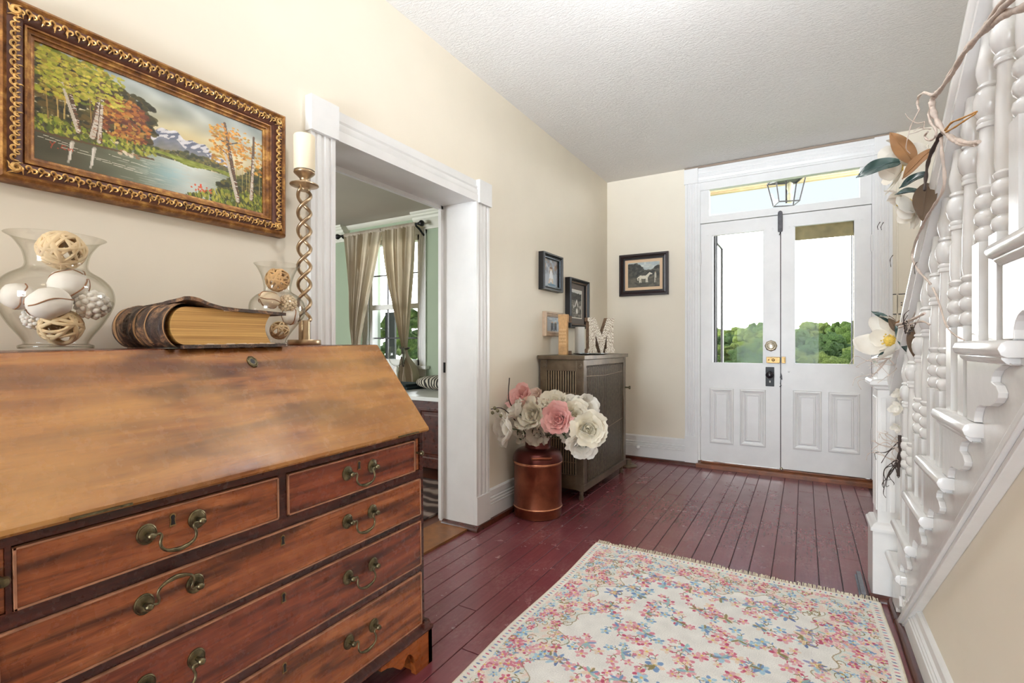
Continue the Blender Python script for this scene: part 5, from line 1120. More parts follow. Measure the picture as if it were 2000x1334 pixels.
b = MB(); b.lathe([(.006,0),(.006,.02),(.013,.026),(.012,.036),(.002,.040)], (0,0,0), 14, Matrix.Translation((QX1-.06, QY1+.0, .70)) @ Matrix.Rotation(-PI/2, 4, 'X')); b.lathe([(.006,0),(.006,.03),(.014,.034),(.014,.044),(.002,.046)], (0,0,0), 14, Matrix.Translation((QX1, QY1-.02, .70)) @ RY); b.build('valve_knob', M['brass'], cab, smooth=40)
t1 = thing('floor_flange', 'round dark pipe flange on the floor behind the bronze cabinet', 'pipe flange', (-1.30, 4.26, 0))
b = MB(); b.lathe([(.075,0),(.075,.008),(.06,.016),(.03,.020),(.028,.06),(.004,.06)], (-1.31, 4.20, 0), 24); b.build('flange', M['bronze'], t1, smooth=40)
# on the cabinet
ZK = .976
tr = thing('silver_tray', 'small scalloped silver tray on the bronze cabinet under the carved M', 'tray', (-1.40, 3.50, ZK))
b = MB(); vs = []; n = 48
for r, z in ((.0, .003), (.085, .003), (.10, .006), (.118, .012), (.118, .014), (.10, .009), (.085, .006), (.0, .006)):
    for k in range(n): a = 2*PI*k/n; q = r*(1+.045*math.cos(10*a)*(r > .09)); vs.append((-1.375+q*1.08*math.cos(a), 3.49+q*1.25*math.sin(a), ZK+z-.003+.0))
b.add(vs, [(i*n+k, i*n+(k+1) % n, (i+1)*n+(k+1) % n, (i+1)*n+k) for i in range(7) for k in range(n)]); b.build('dish', plain('tarnished_silver', lin(188, 194, 198), .25, .85, var=.2, vscale=30), tr, smooth=40)
def letter(name, label, polys, c, ang, th, mat, edge):
    t_ = thing(name, label, 'wooden letter', c); ca, sa = math.cos(ang), math.sin(ang)
    # local: a along the letter's width, z up, d towards its front
    fn = lambda a, z, d: (c[0]+a*sa*1+d*ca, c[1]+a*ca-d*sa, c[2]+z)
    for nm, m, d0, d1, sh in (('body', edge, 0, th-.006, 0), ('face', mat, th-.006, th, .0015)):
        b = MB()
        for p in polys: b.prism(p, d0, d1, fn)
        b.build(nm, m, t_, bevel=.0012 if nm == 'face' else 0)
    return t_
t = NT('whitewashed_carving'); v = t.coord(scale=(1, 1, .5)); wv = t.n('ShaderNodeTexWave', wave_type='RINGS'); wv.inputs['Scale'].default_value = 34; wv.inputs['Distortion'].default_value = 9; wv.inputs['Detail'].default_value = 3; wv.inputs['Detail Scale'].default_value = 2.2; t.l(v, wv.inputs['Vector'])
t.set(Base_Color=t.ramp(wv.outputs['Fac'], [(.1, lin(168, 150, 128)), (.3, lin(222, 212, 194)), (.8, lin(238, 230, 216))]), Roughness=.7); t.bump(wv.outputs['Fac'], .5, .004); M['carved'] = t.m
M['barky'] = plain('rough_brown_edge', lin(116, 92, 72), .8, var=.45, vscale=50, bump=.8, bscale=60, bdist=.004)
w2, hM, sf = .118, .258, .030
Mpoly = [(-w2,0),(-w2+.078,0),(-w2+.078,.026),(-w2+.066,.034),(-w2+.066,.140),(-.004,.0),(.012,.0),(w2-.070,.140),(w2-.070,.034),(w2-.082,.026),(w2-.082,0),(w2,0),(w2,.026),(w2-.012,.034),(w2-.012,hM-.034),(w2,hM-.026),(w2,hM),(w2-.066,hM),(.004,.128),(-w2+.062,hM),(-w2,hM),(-w2,hM-.026),(-w2+.012,hM-.034),(-w2+.012,.034),(-w2,.026)]
letter('letter_m', 'carved whitewashed wooden letter M standing on the bronze cabinet', [Mpoly], (-1.315, 3.49, ZK+.0125), math.radians(35), .045, M['carved'], M['barky'])
ztex = plain('pale_rough_wood', lin(206, 164, 116), .75, var=.22, vscale=26, bump=.5, bscale=50, bdist=.003)
Ipoly = [(-.052,0),(.052,0),(.052,.05),(.034,.058),(.034,.240),(.052,.248),(.052,.298),(-.052,.298),(-.052,.248),(-.034,.240),(-.034,.058),(-.052,.05)]
t1 = thing('wooden_letter', 'narrow upright rustic wooden letter at the front of the bronze cabinet', 'wooden letter', (-1.50, 3.29, ZK))
b = MB(); b.prism([(-1.536,ZK),(-1.470,ZK),(-1.470,ZK+.235),(-1.466,ZK+.240),(-1.466,ZK+.292),(-1.538,ZK+.292),(-1.538,ZK+.240),(-1.534,ZK+.235)], 3.27, 3.30, lambda x, z, y: (x, y, z)); b.build('front', ztex, t1, bevel=.002)
b = MB(); b.prism([(-1.544,ZK),(-1.520,ZK),(-1.524,ZK+.07),(-1.518,ZK+.13),(-1.524,ZK+.20),(-1.520,ZK+.235),(-1.54,ZK+.24),(-1.548,ZK+.16),(-1.542,ZK+.09)], 3.30, 3.375, lambda x, z, y: (x, y, z)); b.box(-1.53, -1.474, 3.30, 3.37, ZK, ZK+.028); b.box(-1.53, -1.474, 3.30, 3.37, ZK+.235, ZK+.285); b.build('barky_edge', M['barky'], t1, bevel=.002)
for k, z in enumerate((.075, .10, .125, .15, .175)):
    b = MB()
    for i in range(5): b.box(-1.528+.011*i, -1.521+.011*i, 3.2685, 3.2705, ZK+z, ZK+z+.010+.003*((i+k) % 2))
    b.build('worn_lettering', plain('faded_print', lin(226, 190, 142), .8) if k == 0 else bpy.data.materials['faded_print'], t1)
t1 = thing('pillar_candle', 'white pillar candle on the bronze cabinet between the two wooden letters', 'candle', (-1.515, 3.62, ZK))
b = MB(); b.lathe([(.034,0),(.0385,.002),(.0385,.205),(.037,.212),(.028,.208),(.003,.206)], (-1.515, 3.62, ZK), 32); b.build('wax', M['waxwhite'], t1, smooth=50)
b = MB(); b.tube([(-1.515, 3.62, ZK+.205), (-1.514, 3.62, ZK+.216)], .001, 6); b.build('wick', M['black'], t1)

# ------------------------------------------------------------------ floral rug
RX0, RX1, RY0, RY1 = -.932, .268, .50, 2.468
def rug_image():
    K = 420; qk = K/330; W, Hh = int((RX1-RX0)*K), int((RY1-RY0)*K); I = Img(W, Hh, (240, 238, 233)); r = I.r
    nz = np.array([[mnoise.noise(Vector((x*.05, y*.05, 4))) for x in range(0, W, 4)] for y in range(0, Hh, 4)]); nz = np.repeat(np.repeat(nz, 4, 0), 4, 1)[:Hh, :W]
    pink, rose, deep, blue, teal, sky, olive, tan, peach, ivory = (212,128,146), (226,172,180), (190,84,112), (120,150,192), (156,194,196), (172,206,222), (140,128,88), (184,158,118), (236,216,198), (242,236,222)
    # ground of the border, with a scalloped inner outline
    ang = np.arctan2(I.yy-Hh/2, I.xx-W/2)
    ed = np.minimum(np.minimum(I.xx, W-1-I.xx), np.minimum(I.yy, Hh-1-I.yy)).astype(float)
    per = np.where(np.minimum(I.xx, W-1-I.xx) < np.minimum(I.yy, Hh-1-I.yy), I.yy, I.xx)
    corner = np.exp(-((np.minimum(I.xx, W-1-I.xx)/90.)**2+(np.minimum(I.yy, Hh-1-I.yy)/90.)**2)*.5)
    lim = qk*(64+11*np.sin(per/19.)+7*np.sin(per/8.)+46*corner)
    bm_ = (ed < lim)
    I.a[bm_] = (236, 230, 220)
    mot = np.array([[mnoise.noise(Vector((x*.085, y*.085, 9))) for x in range(0, W, 2)] for y in range(0, Hh, 2)]); mot = np.repeat(np.repeat(mot, 2, 0), 2, 1)[:Hh, :W]
    I.a[bm_ & (mot > .16)] = (220, 226, 220); I.a[bm_ & (mot < -.22)] = (238, 218, 208)
    def flower(x, y, s, c1, c2, n=6, cen=(226, 196, 120)):
        s *= 1.22
        a0 = r.uniform(0, 6)
        for k in range(n):
            a = a0+2*PI*k/n; I.ell(x+s*.62*math.cos(a), y+s*.62*math.sin(a), s*.46, s*.30, c1 if k % 2 else c2, .95, a)
        for k in range(n): a = a0+PI/n+2*PI*k/n; I.ell(x+s*.34*math.cos(a), y+s*.34*math.sin(a), s*.26, s*.16, ivory if r.random() < .5 else c2, .8, a)
        I.ell(x, y, s*.22, s*.22, cen)
    def leaf_(x, y, a, s, c): s *= 1.2; I.ell(x+s*.5*math.cos(a), y+s*.5*math.sin(a), s*.55, s*.17, c, .9, a)
    def spray(x, y, s, a, c):
        pts = [(x+s*t_*math.cos(a+.5*math.sin(t_*3)), y+s*t_*math.sin(a+.5*math.sin(t_*3))) for t_ in [q/6 for q in range(7)]]
        I.poly(pts, .75, olive, .85)
        for i, (px_, py_) in enumerate(pts[1:]):
            leaf_(px_, py_, a+(1 if i % 2 else -1)*1.0, s*.19, c[i % len(c)])
        flower(pts[-1][0], pts[-1][1], s*.27, c[0], c[1], 5)
    def scrollc(x, y, s, a, f, c): I.poly([(x+s*(1-.7*q/18)*math.cos(a+f*q*.32), y+s*(1-.7*q/18)*math.sin(a+f*q*.32)) for q in range(19)], .75, c, .85)
    # border: scrolls and crowded blossoms
    for _ in range(4600):
        x, y = r.uniform(8, W-8), r.uniform(8, Hh-8)
        e = min(x, W-x, y, Hh-y); 
        if not bm_[int(y), int(x)] or e < 15: continue
        q = r.random()
        if q < .22: scrollc(x, y, r.uniform(5, 10), r.uniform(0, 6), r.choice((-1, 1)), r.choice((olive, tan, (150, 126, 88))))
        elif q < .50: flower(x, y, r.uniform(4.2, 7.5), r.choice((pink, rose, deep)), r.choice((rose, peach, pink)), r.choice((5, 6)))
        elif q < .66: flower(x, y, r.uniform(3.6, 6.5), blue, sky, 5)
        else: leaf_(x, y, r.uniform(0, 6), r.uniform(4, 8), r.choice((teal, sky, olive, blue, rose)))
    # outline of the field
    edge = np.abs(ed-lim) < 1.1; I.a[edge] = I.a[edge]*.35+np.array((150, 128, 92.))*.65
    # guard band along the rim
    I.a[ed < 15] = (240, 236, 226)
    for p in range(10, 2*(W+Hh), 8):
        for side in range(4):
            L_ = Hh if side < 2 else W
            if p > L_-10: continue
            x, y = ((7, p), (W-8, p), (p, 7), (p, Hh-8))[side]; I.ell(x, y, *((3.2, 1.5) if side < 2 else (1.5, 3.2)), (deep, blue, pink, (90, 108, 148))[(p//8) % 4], .8, r.uniform(-.4, .4))
    # blue corner and mid-side ornaments on the inner outline
    cx, cy = W/2, Hh/2
    for k in range(26):
        a = 2*PI*k/26; x = cx+(W/2-100-8*math.sin(k*2.4))*math.copysign(abs(math.cos(a))**.45, math.cos(a)); y = cy+(Hh/2-102-8*math.sin(k*1.7))*math.copysign(abs(math.sin(a))**.45, math.sin(a))
        for q in range(7): leaf_(x, y, q*.9+a, r.uniform(9, 16), r.choice((blue, (96, 118, 168), sky, (150, 150, 190))))
        flower(x, y, 6.5, (196, 150, 150), (220, 190, 150), 6); scrollc(x+8, y, 9, a, 1, olive)
    # field: scattered bouquets
    field = []
    for j in range(11):
        for i in range(6):
            x = 118+(W-236)*(i+.5*(j % 2))/5.5+r.uniform(-7, 7); y = 118+(Hh-236)*j/10+r.uniform(-7, 7)
            if x > W-108 or x < 108: continue
            for k in range(r.choice((4, 5, 6))): spray(x, y, r.uniform(18, 32), r.uniform(0, 6.28), r.choice([(pink, rose, olive), (blue, sky, olive), (deep, rose, teal), (pink, peach, blue)]))
            flower(x, y, r.uniform(7.5, 11), r.choice((pink, deep, pink, blue, rose)), r.choice((rose, peach, sky)), 6)
            for k in range(4): leaf_(x, y, r.uniform(0, 6.28), r.uniform(8, 12), r.choice((olive, blue, teal)))
    fade = np.array([[mnoise.noise(Vector((x*.9, y*.9, 2))) for x in range(0, 64)] for y in range(0, 64)]); fade = np.tile(fade, (Hh//64+1, W//64+1))[:Hh, :W, None]
    return I.a*(1+.05*nz[..., None]+.10*fade)
rug = thing('area_rug', 'ivory floral rug with pink and blue border and a fringe on the floor', 'rug', ((RX0+RX1)/2, (RY0+RY1)/2, 0))
def rugpt(x, y, lift=.011): return (x+.005*math.sin(y*7), y+.004*math.sin(x*9), lift+.0012*mnoise.noise(Vector((x*3, y*3, 1))))
img_ = rug_image()[::-1]
def rp(a, z): return rugpt(a, z, .0118)
ro = canvas('pile', rug, rp, RX0, RX1, RY0, RY1, img_[::-1], .95, .1)
tm = ro.data.materials[0]; nt_ = tm.node_tree; tcn = nt_.nodes.new('ShaderNodeTexCoord'); nn_ = nt_.nodes.new('ShaderNodeTexNoise'); nn_.inputs['Scale'].default_value = 420; bb = nt_.nodes.new('ShaderNodeBump'); bb.inputs['Strength'].default_value = .6; bb.inputs['Distance'].default_value = .004
nt_.links.new(tcn.outputs['Object'], nn_.inputs['Vector']); nt_.links.new(nn_.outputs['Fac'], bb.inputs['Height']); nt_.links.new(bb.outputs[0], nt_.nodes['Principled BSDF'].inputs['Normal'])
b = MB(); n = 60
rim = [(RX0+(RX1-RX0)*i/n, RY0) for i in range(n)] + [(RX1, RY0+(RY1-RY0)*i/n) for i in range(n)] + [(RX1-(RX1-RX0)*i/n, RY1) for i in range(n)] + [(RX0, RY1-(RY1-RY0)*i/n) for i in range(n)]
b.tube([Vector(rugpt(x, y, .0065)) for x, y in rim], .0058, 8, True)
M['binding'] = plain('ivory_binding', lin(230, 218, 196), .9, var=.1, vscale=60, bump=.6, bscale=200); b.build('binding', M['binding'], rug, smooth=60)
b = MB(); rd = random.Random(6)
for k in range(230):
    x = RX0+.004+(RX1-RX0-.008)*k/229; l_ = rd.uniform(.030, .052)*(.35+.65*(mnoise.noise(Vector((x*9, 0, 0))) > -.18)); dx = rd.uniform(-.012, .012)
    p = Vector(rugpt(x, RY1, .008)); b.tube([p, p+Vector((dx*.4, l_*.5, .010)), p+Vector((dx, l_, -.004))], [.0020, .0020, .0014], 5)
f_ = b.build('fringe', plain('fringe_yarn', lin(214, 202, 180), .9, var=.2, vscale=80), rug, smooth=60); f_['kind'] = 'stuff'

# ------------------------------------------------------------------ parlor seen through the cased opening
CRN = [(0,0),(.022,0),(.022,.018),(.036,.030),(.044,.052),(.070,.078),(.104,.104),(.112,.128),(.132,.140),(.132,.158),(.150,.168),(.150,.188),(0,.188)]
b = MB()
for x0, x1 in ((-6.5, -5.14), (-3.96, XL-.225)): b.prism(CRN, x0, x1, lambda d, z, x: (x, YB-d, ZC-.184+z))
struct(b.build('trim_9', M['crown'], smooth=30))
b = MB(); b.prism([(0,-.04),(.02,-.035),(.05,-.012),(.058,.004),(0,.004)], -5.14, -3.96, lambda d, z, x: (x, YB-d, ZC+z)); struct(b.build('trim_10', M['crown'], smooth=40))
b = MB(); b.prism([(d, z) for d, z in BASE], -6.5, XL-.22, lambda d, z, x: (x, YB-d, z)); struct(b.build('baseboard_parlor', M['white']))
b = MB()                                                               # window: casing, sill, apron, sashes
for x0, x1 in ((WX0-.10, WX0), (WX1, WX1+.10)): b.prism(flutes(.10, 3), WZ0, WZ1+.1, lambda a, d, z, x0=x0: (x0+a, YB-d, z))
b.box(WX0-.10, WX1+.1, YB-.024, YB, WZ1, WZ1+.11); b.box(WX0-.14, WX1+.14, YB-.07, YB, WZ0-.036, WZ0); b.box(WX0-.1, WX1+.1, YB-.018, YB, WZ0-.13, WZ0-.036)
b.box(WX0-.004, WX0+.05, YB+.01, YB+.10, WZ0, WZ1); b.box(WX1-.05, WX1+.004, YB+.01, YB+.10, WZ0, WZ1); b.box(WX0, WX1, YB+.01, YB+.10, WZ1-.06, WZ1); b.box(WX0, WX1, YB+.01, YB+.10, WZ0, WZ0+.07); b.box(WX0, WX1, YB+.02, YB+.09, 1.49, 1.55)
win = struct(b.build('window_2', M['white'], smooth=30))
b = MB(); b.box(WX0+.05, WX1-.05, YB+.05, YB+.054, WZ0+.07, WZ1-.06); b.build('glass_pane', M['pane'], win)
b = MB()
for x in (-4.50, -4.22): b.box(x-.008, x+.008, YB+.04, YB+.06, WZ0+.07, WZ1-.06)
for z in (1.13, 1.92): b.box(WX0+.05, WX1-.05, YB+.042, YB+.058, z-.008, z+.008)
b.build('glazing_bars', M['iron'], win)
rod = thing('curtain_rod', 'black curtain rod with ball finials above the parlor window', 'curtain rod', (-4.46, 4.36, 2.44))
b = MB(); b.tube([(-5.13, 4.36, 2.44), (-3.82, 4.36, 2.44)], .013, 10); b.build('pole', M['black'], rod, smooth=50)
for x, s in ((-5.13, -1), (-3.82, 1)):
    b = MB(); b.lathe([(.013,0),(.02,.008),(.014,.018),(.03,.032),(.036,.048),(.030,.066),(.012,.076),(.002,.078)], (0,0,0), 16, Matrix.Translation((x, 4.36, 2.44)) @ Matrix.Rotation(s*PI/2, 4, 'Y')); b.build('finial', M['black'], rod, smooth=50)
for x in (-5.09, -3.86):
    b = MB(); b.tube([(x, 4.36, 2.425), (x, 4.42, 2.40), (x, YB-.002, 2.33)], .012, 8); b.box(x-.02, x+.02, YB-.012, YB, 2.28, 2.44); b.build('rod_bracket', M['black'], rod, smooth=50)
t = NT('linen_curtain'); v = t.coord(); n = t.noise(v, 5, 4); wv = t.noise(t.coord(scale=(60, 60, 8)), 4, 3)
t.set(Base_Color=t.mix(t.math('MULTIPLY', wv, .3), t.ramp(n, [(.3, lin(196, 182, 162)), (.7, lin(218, 208, 192))]), lin(172, 152, 132)), Roughness=.85, Specular_IOR_Level=.1)
tl = t.n('ShaderNodeBsdfTranslucent'); tl.inputs[0].default_value = lin(206, 190, 164); mx = t.n('ShaderNodeMixShader'); mx.inputs[0].default_value = .35; t.l(t.b.outputs[0], mx.inputs[1]); t.l(tl.outputs[0], mx.inputs[2]); t.l(mx.outputs[0], t.out.inputs[0]); M['linen'] = t.m
def curtain(label, keys, folds, seed):
    # keys: (z, x_left, x_right, fold depth)
    ct = thing('curtain', label, 'curtain', (keys[0][1], 4.37, .6)); b = MB()
    K = spl([(k[1], k[2], k[0]) for k in keys], 8); D = spl([(k[3], 0, k[0]) for k in keys], 8); nn_ = len(K)
    def fn(i, j):
        k = K[min(nn_-1, int(round(j*(nn_-1))))]; d = max(.004, D[min(nn_-1, int(round(j*(nn_-1))))].x); i2 = i+.03*math.sin(i*23+seed)
        return (k.x+(k.y-k.x)*i, 4.385-d*(.5+.5*math.sin(i2*2*PI*folds+seed+.6*math.sin(j*4)))-d*.3*math.sin(i2*2*PI*folds*2.3+j*3), k.z)
    b.grid(130, nn_, fn); b.build('panel', M['linen'], ct, smooth=80)
    b = MB(); b.grid(100, 6, lambda i, j: (keys[0][1]-.01+(keys[0][2]-keys[0][1]+.02)*i, 4.36-.020*math.cos(j*2*PI)-.004*math.sin(i*60), 2.44+.024*math.sin(j*2*PI))); b.build('rod_pocket', M['linen'], ct, smooth=80)
    return ct
c1 = curtain('left linen curtain panel swept to the left of the parlor window', [(2.42,-5.04,-4.42,.05),(2.1,-5.00,-4.50,.06),(1.7,-4.97,-4.62,.06),(1.3,-4.95,-4.74,.05),(1.0,-4.92,-4.80,.04),(.7,-4.98,-4.72,.06),(.25,-5.0,-4.68,.07)], 8, 1.0)
c2 = curtain('right linen curtain panel tied with a dark cord beside the goblet', [(2.42,-4.39,-3.87,.05),(2.1,-4.36,-3.88,.06),(1.7,-4.28,-3.92,.06),(1.3,-4.16,-3.97,.05),(1.03,-4.07,-4.01,.04),(.92,-4.065,-3.99,.05),(.78,-4.08,-3.86,.08),(.64,-4.10,-3.82,.08),(.55,-4.05,-3.90,.05),(.30,-4.05,-3.90,.05)], 7, 2.4)
for ct, x in ((c1, -4.86), (c2, -4.03)):
    b = MB(); b.tube([(x+.058*math.cos(a), 4.36+.045*math.sin(a), 1.005+.006*math.sin(2*a)) for a in [2*PI*k/20 for k in range(20)]], .010, 8, True); b.tube(spl([(x+.01, 4.305, 1.0), (x+.012, 4.30, .90), (x+.030, 4.30, .80), (x+.045, 4.30, .82), (x+.034, 4.30, .92), (x+.02, 4.305, 1.0)], 5), .006, 6)
    b.build('tie_cord', M['twig_dark'], ct, smooth=60)
ch = thing('low_chest', 'dark wood low chest with white top in the parlor', 'chest', (-3.2, 3.42, 0))
b = MB(); b.box(-4.05, -2.30, 3.08, 3.78, .06, .60); b.build('body', M['chestwood'], ch, bevel=.004)
for a in range(4):
    x0 = -4.0+a*.43; b = MB(); b.rects(x0+.02, x0+.39, .12, .54, [(0,0),(.0,.008),(.02,.008),(.03,.002),(.05,.002),(.06,.006)], lambda x, z, d: (x, 3.08-d, z)); b.build('front_panel', M['chestwood'], ch)
b = MB(); b.box(-4.08, -2.27, 3.05, 3.80, .60, .632); b.build('white_top', plain('white_marble', lin(226, 226, 224), .2, var=.08, vscale=5), ch, bevel=.004)
for x in (-3.98, -2.37):
    for y in (3.13, 3.73): b = MB(); b.lathe([(.03,.06),(.034,.03),(.026,0)], (x, y, 0), 14); b.build('bun_foot', M['chestwood'], ch, smooth=50)
cu = thing('cushion', 'black and white patterned cushion lying on the low chest', 'cushion', (-2.86, 3.66, .632))
t = NT('zebra_fabric'); wv = t.n('ShaderNodeTexWave'); wv.inputs['Scale'].default_value = 9; wv.inputs['Distortion'].default_value = 6; wv.inputs['Detail'].default_value = 2; t.l(t.coord(), wv.inputs['Vector']); t.set(Base_Color=t.ramp(wv.outputs['Fac'], [(.48, lin(36, 32, 30)), (.58, lin(186, 178, 162))]), Roughness=.85)
b = MB(); b.grid(24, 14, lambda i, j: (-2.88+.26*math.copysign(abs(math.cos(2*PI*i))**.7, math.cos(2*PI*i))*math.sin(PI*min(.995, max(.005, j))), 3.60+.13*math.copysign(abs(math.sin(2*PI*i))**.7, math.sin(2*PI*i))*math.sin(PI*min(.995, max(.005, j))), .70-.068*math.cos(PI*j)), closed_u=True); b.build('cover', t.m, cu, smooth=70)
tw = thing('folded_throw', 'dark folded cloth on the low chest left of the cushion', 'cloth', (-3.35, 3.55, .632))
b = MB(); b.box(-3.52, -3.13, 3.42, 3.70, .632, .660); b.box(-3.50, -3.15, 3.43, 3.69, .660, .684); b.build('cloth', plain('dark_teal_cloth', lin(30, 46, 52), .8), tw, bevel=.012)
gb = thing('glass_goblet', 'oversized clear glass goblet on a white stem on the low chest', 'goblet', (-3.19, 3.36, .632))
b = gl_lathe(spl2([(.006,.22),(.03,.226),(.058,.25),(.074,.29),(.078,.33),(.072,.37),(.066,.40)], 4), (-3.20, 3.36, .632), .0025, 32); b.build('bowl', M['glass'], gb, smooth=60, normals=False)
b = MB(); b.lathe(spl2([(.055,0),(.056,.008),(.02,.016),(.014,.05),(.024,.075),(.013,.10),(.012,.16),(.022,.19),(.012,.215),(.016,.222)], 4), (-3.20, 3.36, .632), 24); b.build('stem', M['waxwhite'], gb, smooth=60)
t = NT('striped_rug'); wv = t.n('ShaderNodeTexWave', bands_direction='Y'); wv.inputs['Scale'].default_value = 2.2; wv.inputs['Distortion'].default_value = 9; wv.inputs['Detail'].default_value = 4; t.l(t.coord(), wv.inputs['Vector']); t.set(Base_Color=t.ramp(wv.outputs['Fac'], [(.25, lin(58, 40, 38)), (.6, lin(104, 78, 72)), (.9, lin(150, 130, 122))]), Roughness=.95)
b = MB(); b.box(-4.4, -1.95, .9, 2.98, 0, .012); tag(b.build('striped_rug', t.m, org=(-3.2, 2.0, 0)), 'dark striped shaggy rug on the parlor floor beyond the doorway', 'rug')

# ------------------------------------------------------------------ porch, lantern, storm doors, woodland
b = MB(); b.box(-5.6, 4.0, YB+.2, 7.0, -.25, -.02); struct(b.build('porch_deck', plain('pale_bounce_deck', lin(226, 222, 214), .6, var=.1)))  # deck is out of sight, made near white to bounce light indoors
b = MB(); b.box(-5.6, 4.0, 6.50, 6.56, 2.895, 3.10); b.box(-5.6, 4.0, 6.485, 6.50, 2.915, 2.94); b.box(-.17, -.12, YB+.2, 6.50, 3.02, 3.09); struct(b.build('porch_beam', plain('porch_beam_paint', lin(176, 156, 122), .7, var=.15, vscale=12)))
b = MB()
for s in (1,): b.prism([(-1.30,2.84),(-1.06,2.84),(-1.07,2.78),(-1.14,2.74),(-1.15,2.66),(-1.22,2.62),(-1.23,2.52),(-1.30,2.46)], 6.48, 6.54, lambda x, z, y: (x, y, z))
b.box(-1.42, -1.30, 6.44, 6.58, -.02, 2.84); struct(b.build('porch_post', M['white']))
ln = thing('porch_lantern', 'tapered glass porch lantern hanging beyond the transom window', 'lantern', (-.145, 5.40, 2.62)); c_ = (-.145, 5.40)
def ring(h, z, a0=.32): return [Vector((c_[0]+h*math.cos(a0+PI/4+k*PI/2), c_[1]+h*math.sin(a0+PI/4+k*PI/2), z)) for k in range(4)]
top, bot = ring(.185, 2.625), ring(.125, 2.395); b = MB()
for k in range(4): b.tube([top[k], bot[k]], .006, 6); b.tube([top[k], top[(k+1) % 4]], .007, 6); b.tube([bot[k], bot[(k+1) % 4]], .006, 6)
b.tube([(c_[0], c_[1], 2.62), (c_[0], c_[1], 2.40)], .008, 8); b.build('frame', M['iron'], ln, smooth=50)
b = MB(); a1 = ring(.195, 2.63); a2 = ring(.05, 2.76); b.add(a1+a2, [(k, (k+1) % 4, 4+(k+1) % 4, 4+k) for k in range(4)]+[(0,1,2,3),(4,5,6,7)]); b.tube([(c_[0], c_[1], 2.74), (c_[0], c_[1], 3.06)], .01, 8); b.build('roof_cap', M['iron'], ln)
b = MB()
for k in range(4): b.add([top[k]*.99+Vector((c_[0], c_[1], top[k].z))*.01, top[(k+1) % 4], bot[(k+1) % 4], bot[k]], [(0,1,2,3)])
b.build('glass_panel', M['pane'], ln, normals=False)
b = MB(); b.lathe([(.022,2.40),(.024,2.47),(.012,2.49),(.028,2.53),(.026,2.58),(.004,2.60)], (c_[0]+.03, c_[1], 0), 14); b.build('bulb', plain('frosted_bulb', lin(226, 220, 190), .4), ln, smooth=50)
M['olive_wood'] = plain('olive_brown_frame', lin(126, 112, 76), .6, var=.25, vscale=18)
b = MB(); x0, x1, y0, y1 = -.150, .425, 4.755, 4.785
b.box(x0, x1, y0, y1, 1.925, 2.10); b.box(x0, x1, y0-.006, y0, 1.915, 1.94); b.box(x0, x0+.07, y0, y1, .03, 2.10); b.box(.337, x1, y0, y1, .03, 2.10); b.box(x0, x1, y0, y1, .03, .30)
o = tag(b.build('storm_door', M['olive_wood'], org=(.14, 4.77, .03)), 'olive brown storm door frame closed behind the right front door glass', 'storm door')
b = MB(); b.box(.325, .333, y0+.008, y1-.008, .30, 1.92); q_ = b.build('inner_edge', M['iron']); q_.data.transform(Matrix.Translation((-.14, -4.77, -.03))); q_.parent = o
sd = thing('storm_door', 'dark storm door standing open outside the left front door glass', 'storm door', (-.69, 4.76, .0)); b = MB()
b.box(-.700, -.680, 4.74, 4.80, .03, 2.07); b.box(-.700, -.680, 5.20, 5.26, .03, 2.07); b.box(-.700, -.680, 4.8, 5.2, 1.98, 2.07); b.box(-.700, -.680, 4.8, 5.2, .03, .30); b.build('frame', M['iron'], sd)
b = MB(); b.tube([(-.673, 4.76, .6), (-.673, 4.76, 2.07)], .006, 6); b.build('closer_rod', M['black'], sd)
# ground falls away to the valley
b = MB(); b.grid(40, 40, lambda i, j: (-120+240*i, YB+.3+150*j, -.7-11*(1-math.exp(-(150*j)/26))+10.0*max(0, (j-.28)/.72)**1.1+.5*mnoise.noise(Vector((i*14, j*14, 0))))); struct(b.build('ground', plain('meadow', lin(120, 146, 74), .9, var=.3, vscale=.4)))
def gz(y):
    j = max(0, (y-YB-.3)/150); return -.7-11*(1-math.exp(-(150*j)/26))+10.0*max(0, (j-.28)/.72)**1.1
def foliage(name, cols):
    t = NT(name); v = t.coord('Object'); n = t.noise(v, 6.5, 8, .8); t.set(Base_Color=t.ramp(n, [(.34, cols[0]), (.52, cols[1]), (.68, cols[2])]), Roughness=.8, Specular_IOR_Level=.15); t.bump(n, 1.0, .35); return t.m
FOL = [foliage('fresh_green_foliage', (lin(28, 44, 18), lin(78, 100, 44), lin(132, 150, 84))), foliage('deep_green_foliage', (lin(24, 38, 20), lin(66, 90, 46), lin(110, 130, 74))), foliage('yellow_green_foliage', (lin(44, 56, 20), lin(100, 116, 54), lin(148, 160, 94)))]
def make_tree(kind, seed):
    rd = random.Random(seed); t_ = thing('woodland_tree', 'leafy green tree in the woodland seen through the front door glass', 'tree', (0,0,0), group='trees of the distant woodland'); b = MB()
    for k in range(95):
        zz = rd.uniform(-.5, 1); a = rd.uniform(0, 2*PI); q = math.sqrt(max(.05, 1-zz*zz*.85)); rr = rd.uniform(.55, .95)
        b.ball((3.0*q*rr*math.cos(a), 3.0*q*rr*math.sin(a), 5.2+2.5*zz*rr), rd.uniform(.38, .85), 2, 1, 1, .85, .9, seed*50+k)
    b.build('crown', FOL[kind], t_, smooth=70)
    b = MB(); b.tube([(0,0,-1.5), (.1,0,1), (0,.1,3), (.2,0,5.2)], [.35, .30, .24, .12], 8); b.build('trunk', M['barky'], t_, smooth=60); return t_
proto = [make_tree(k, 11+k) for k in range(3)]; rd = random.Random(8); cnt = 0
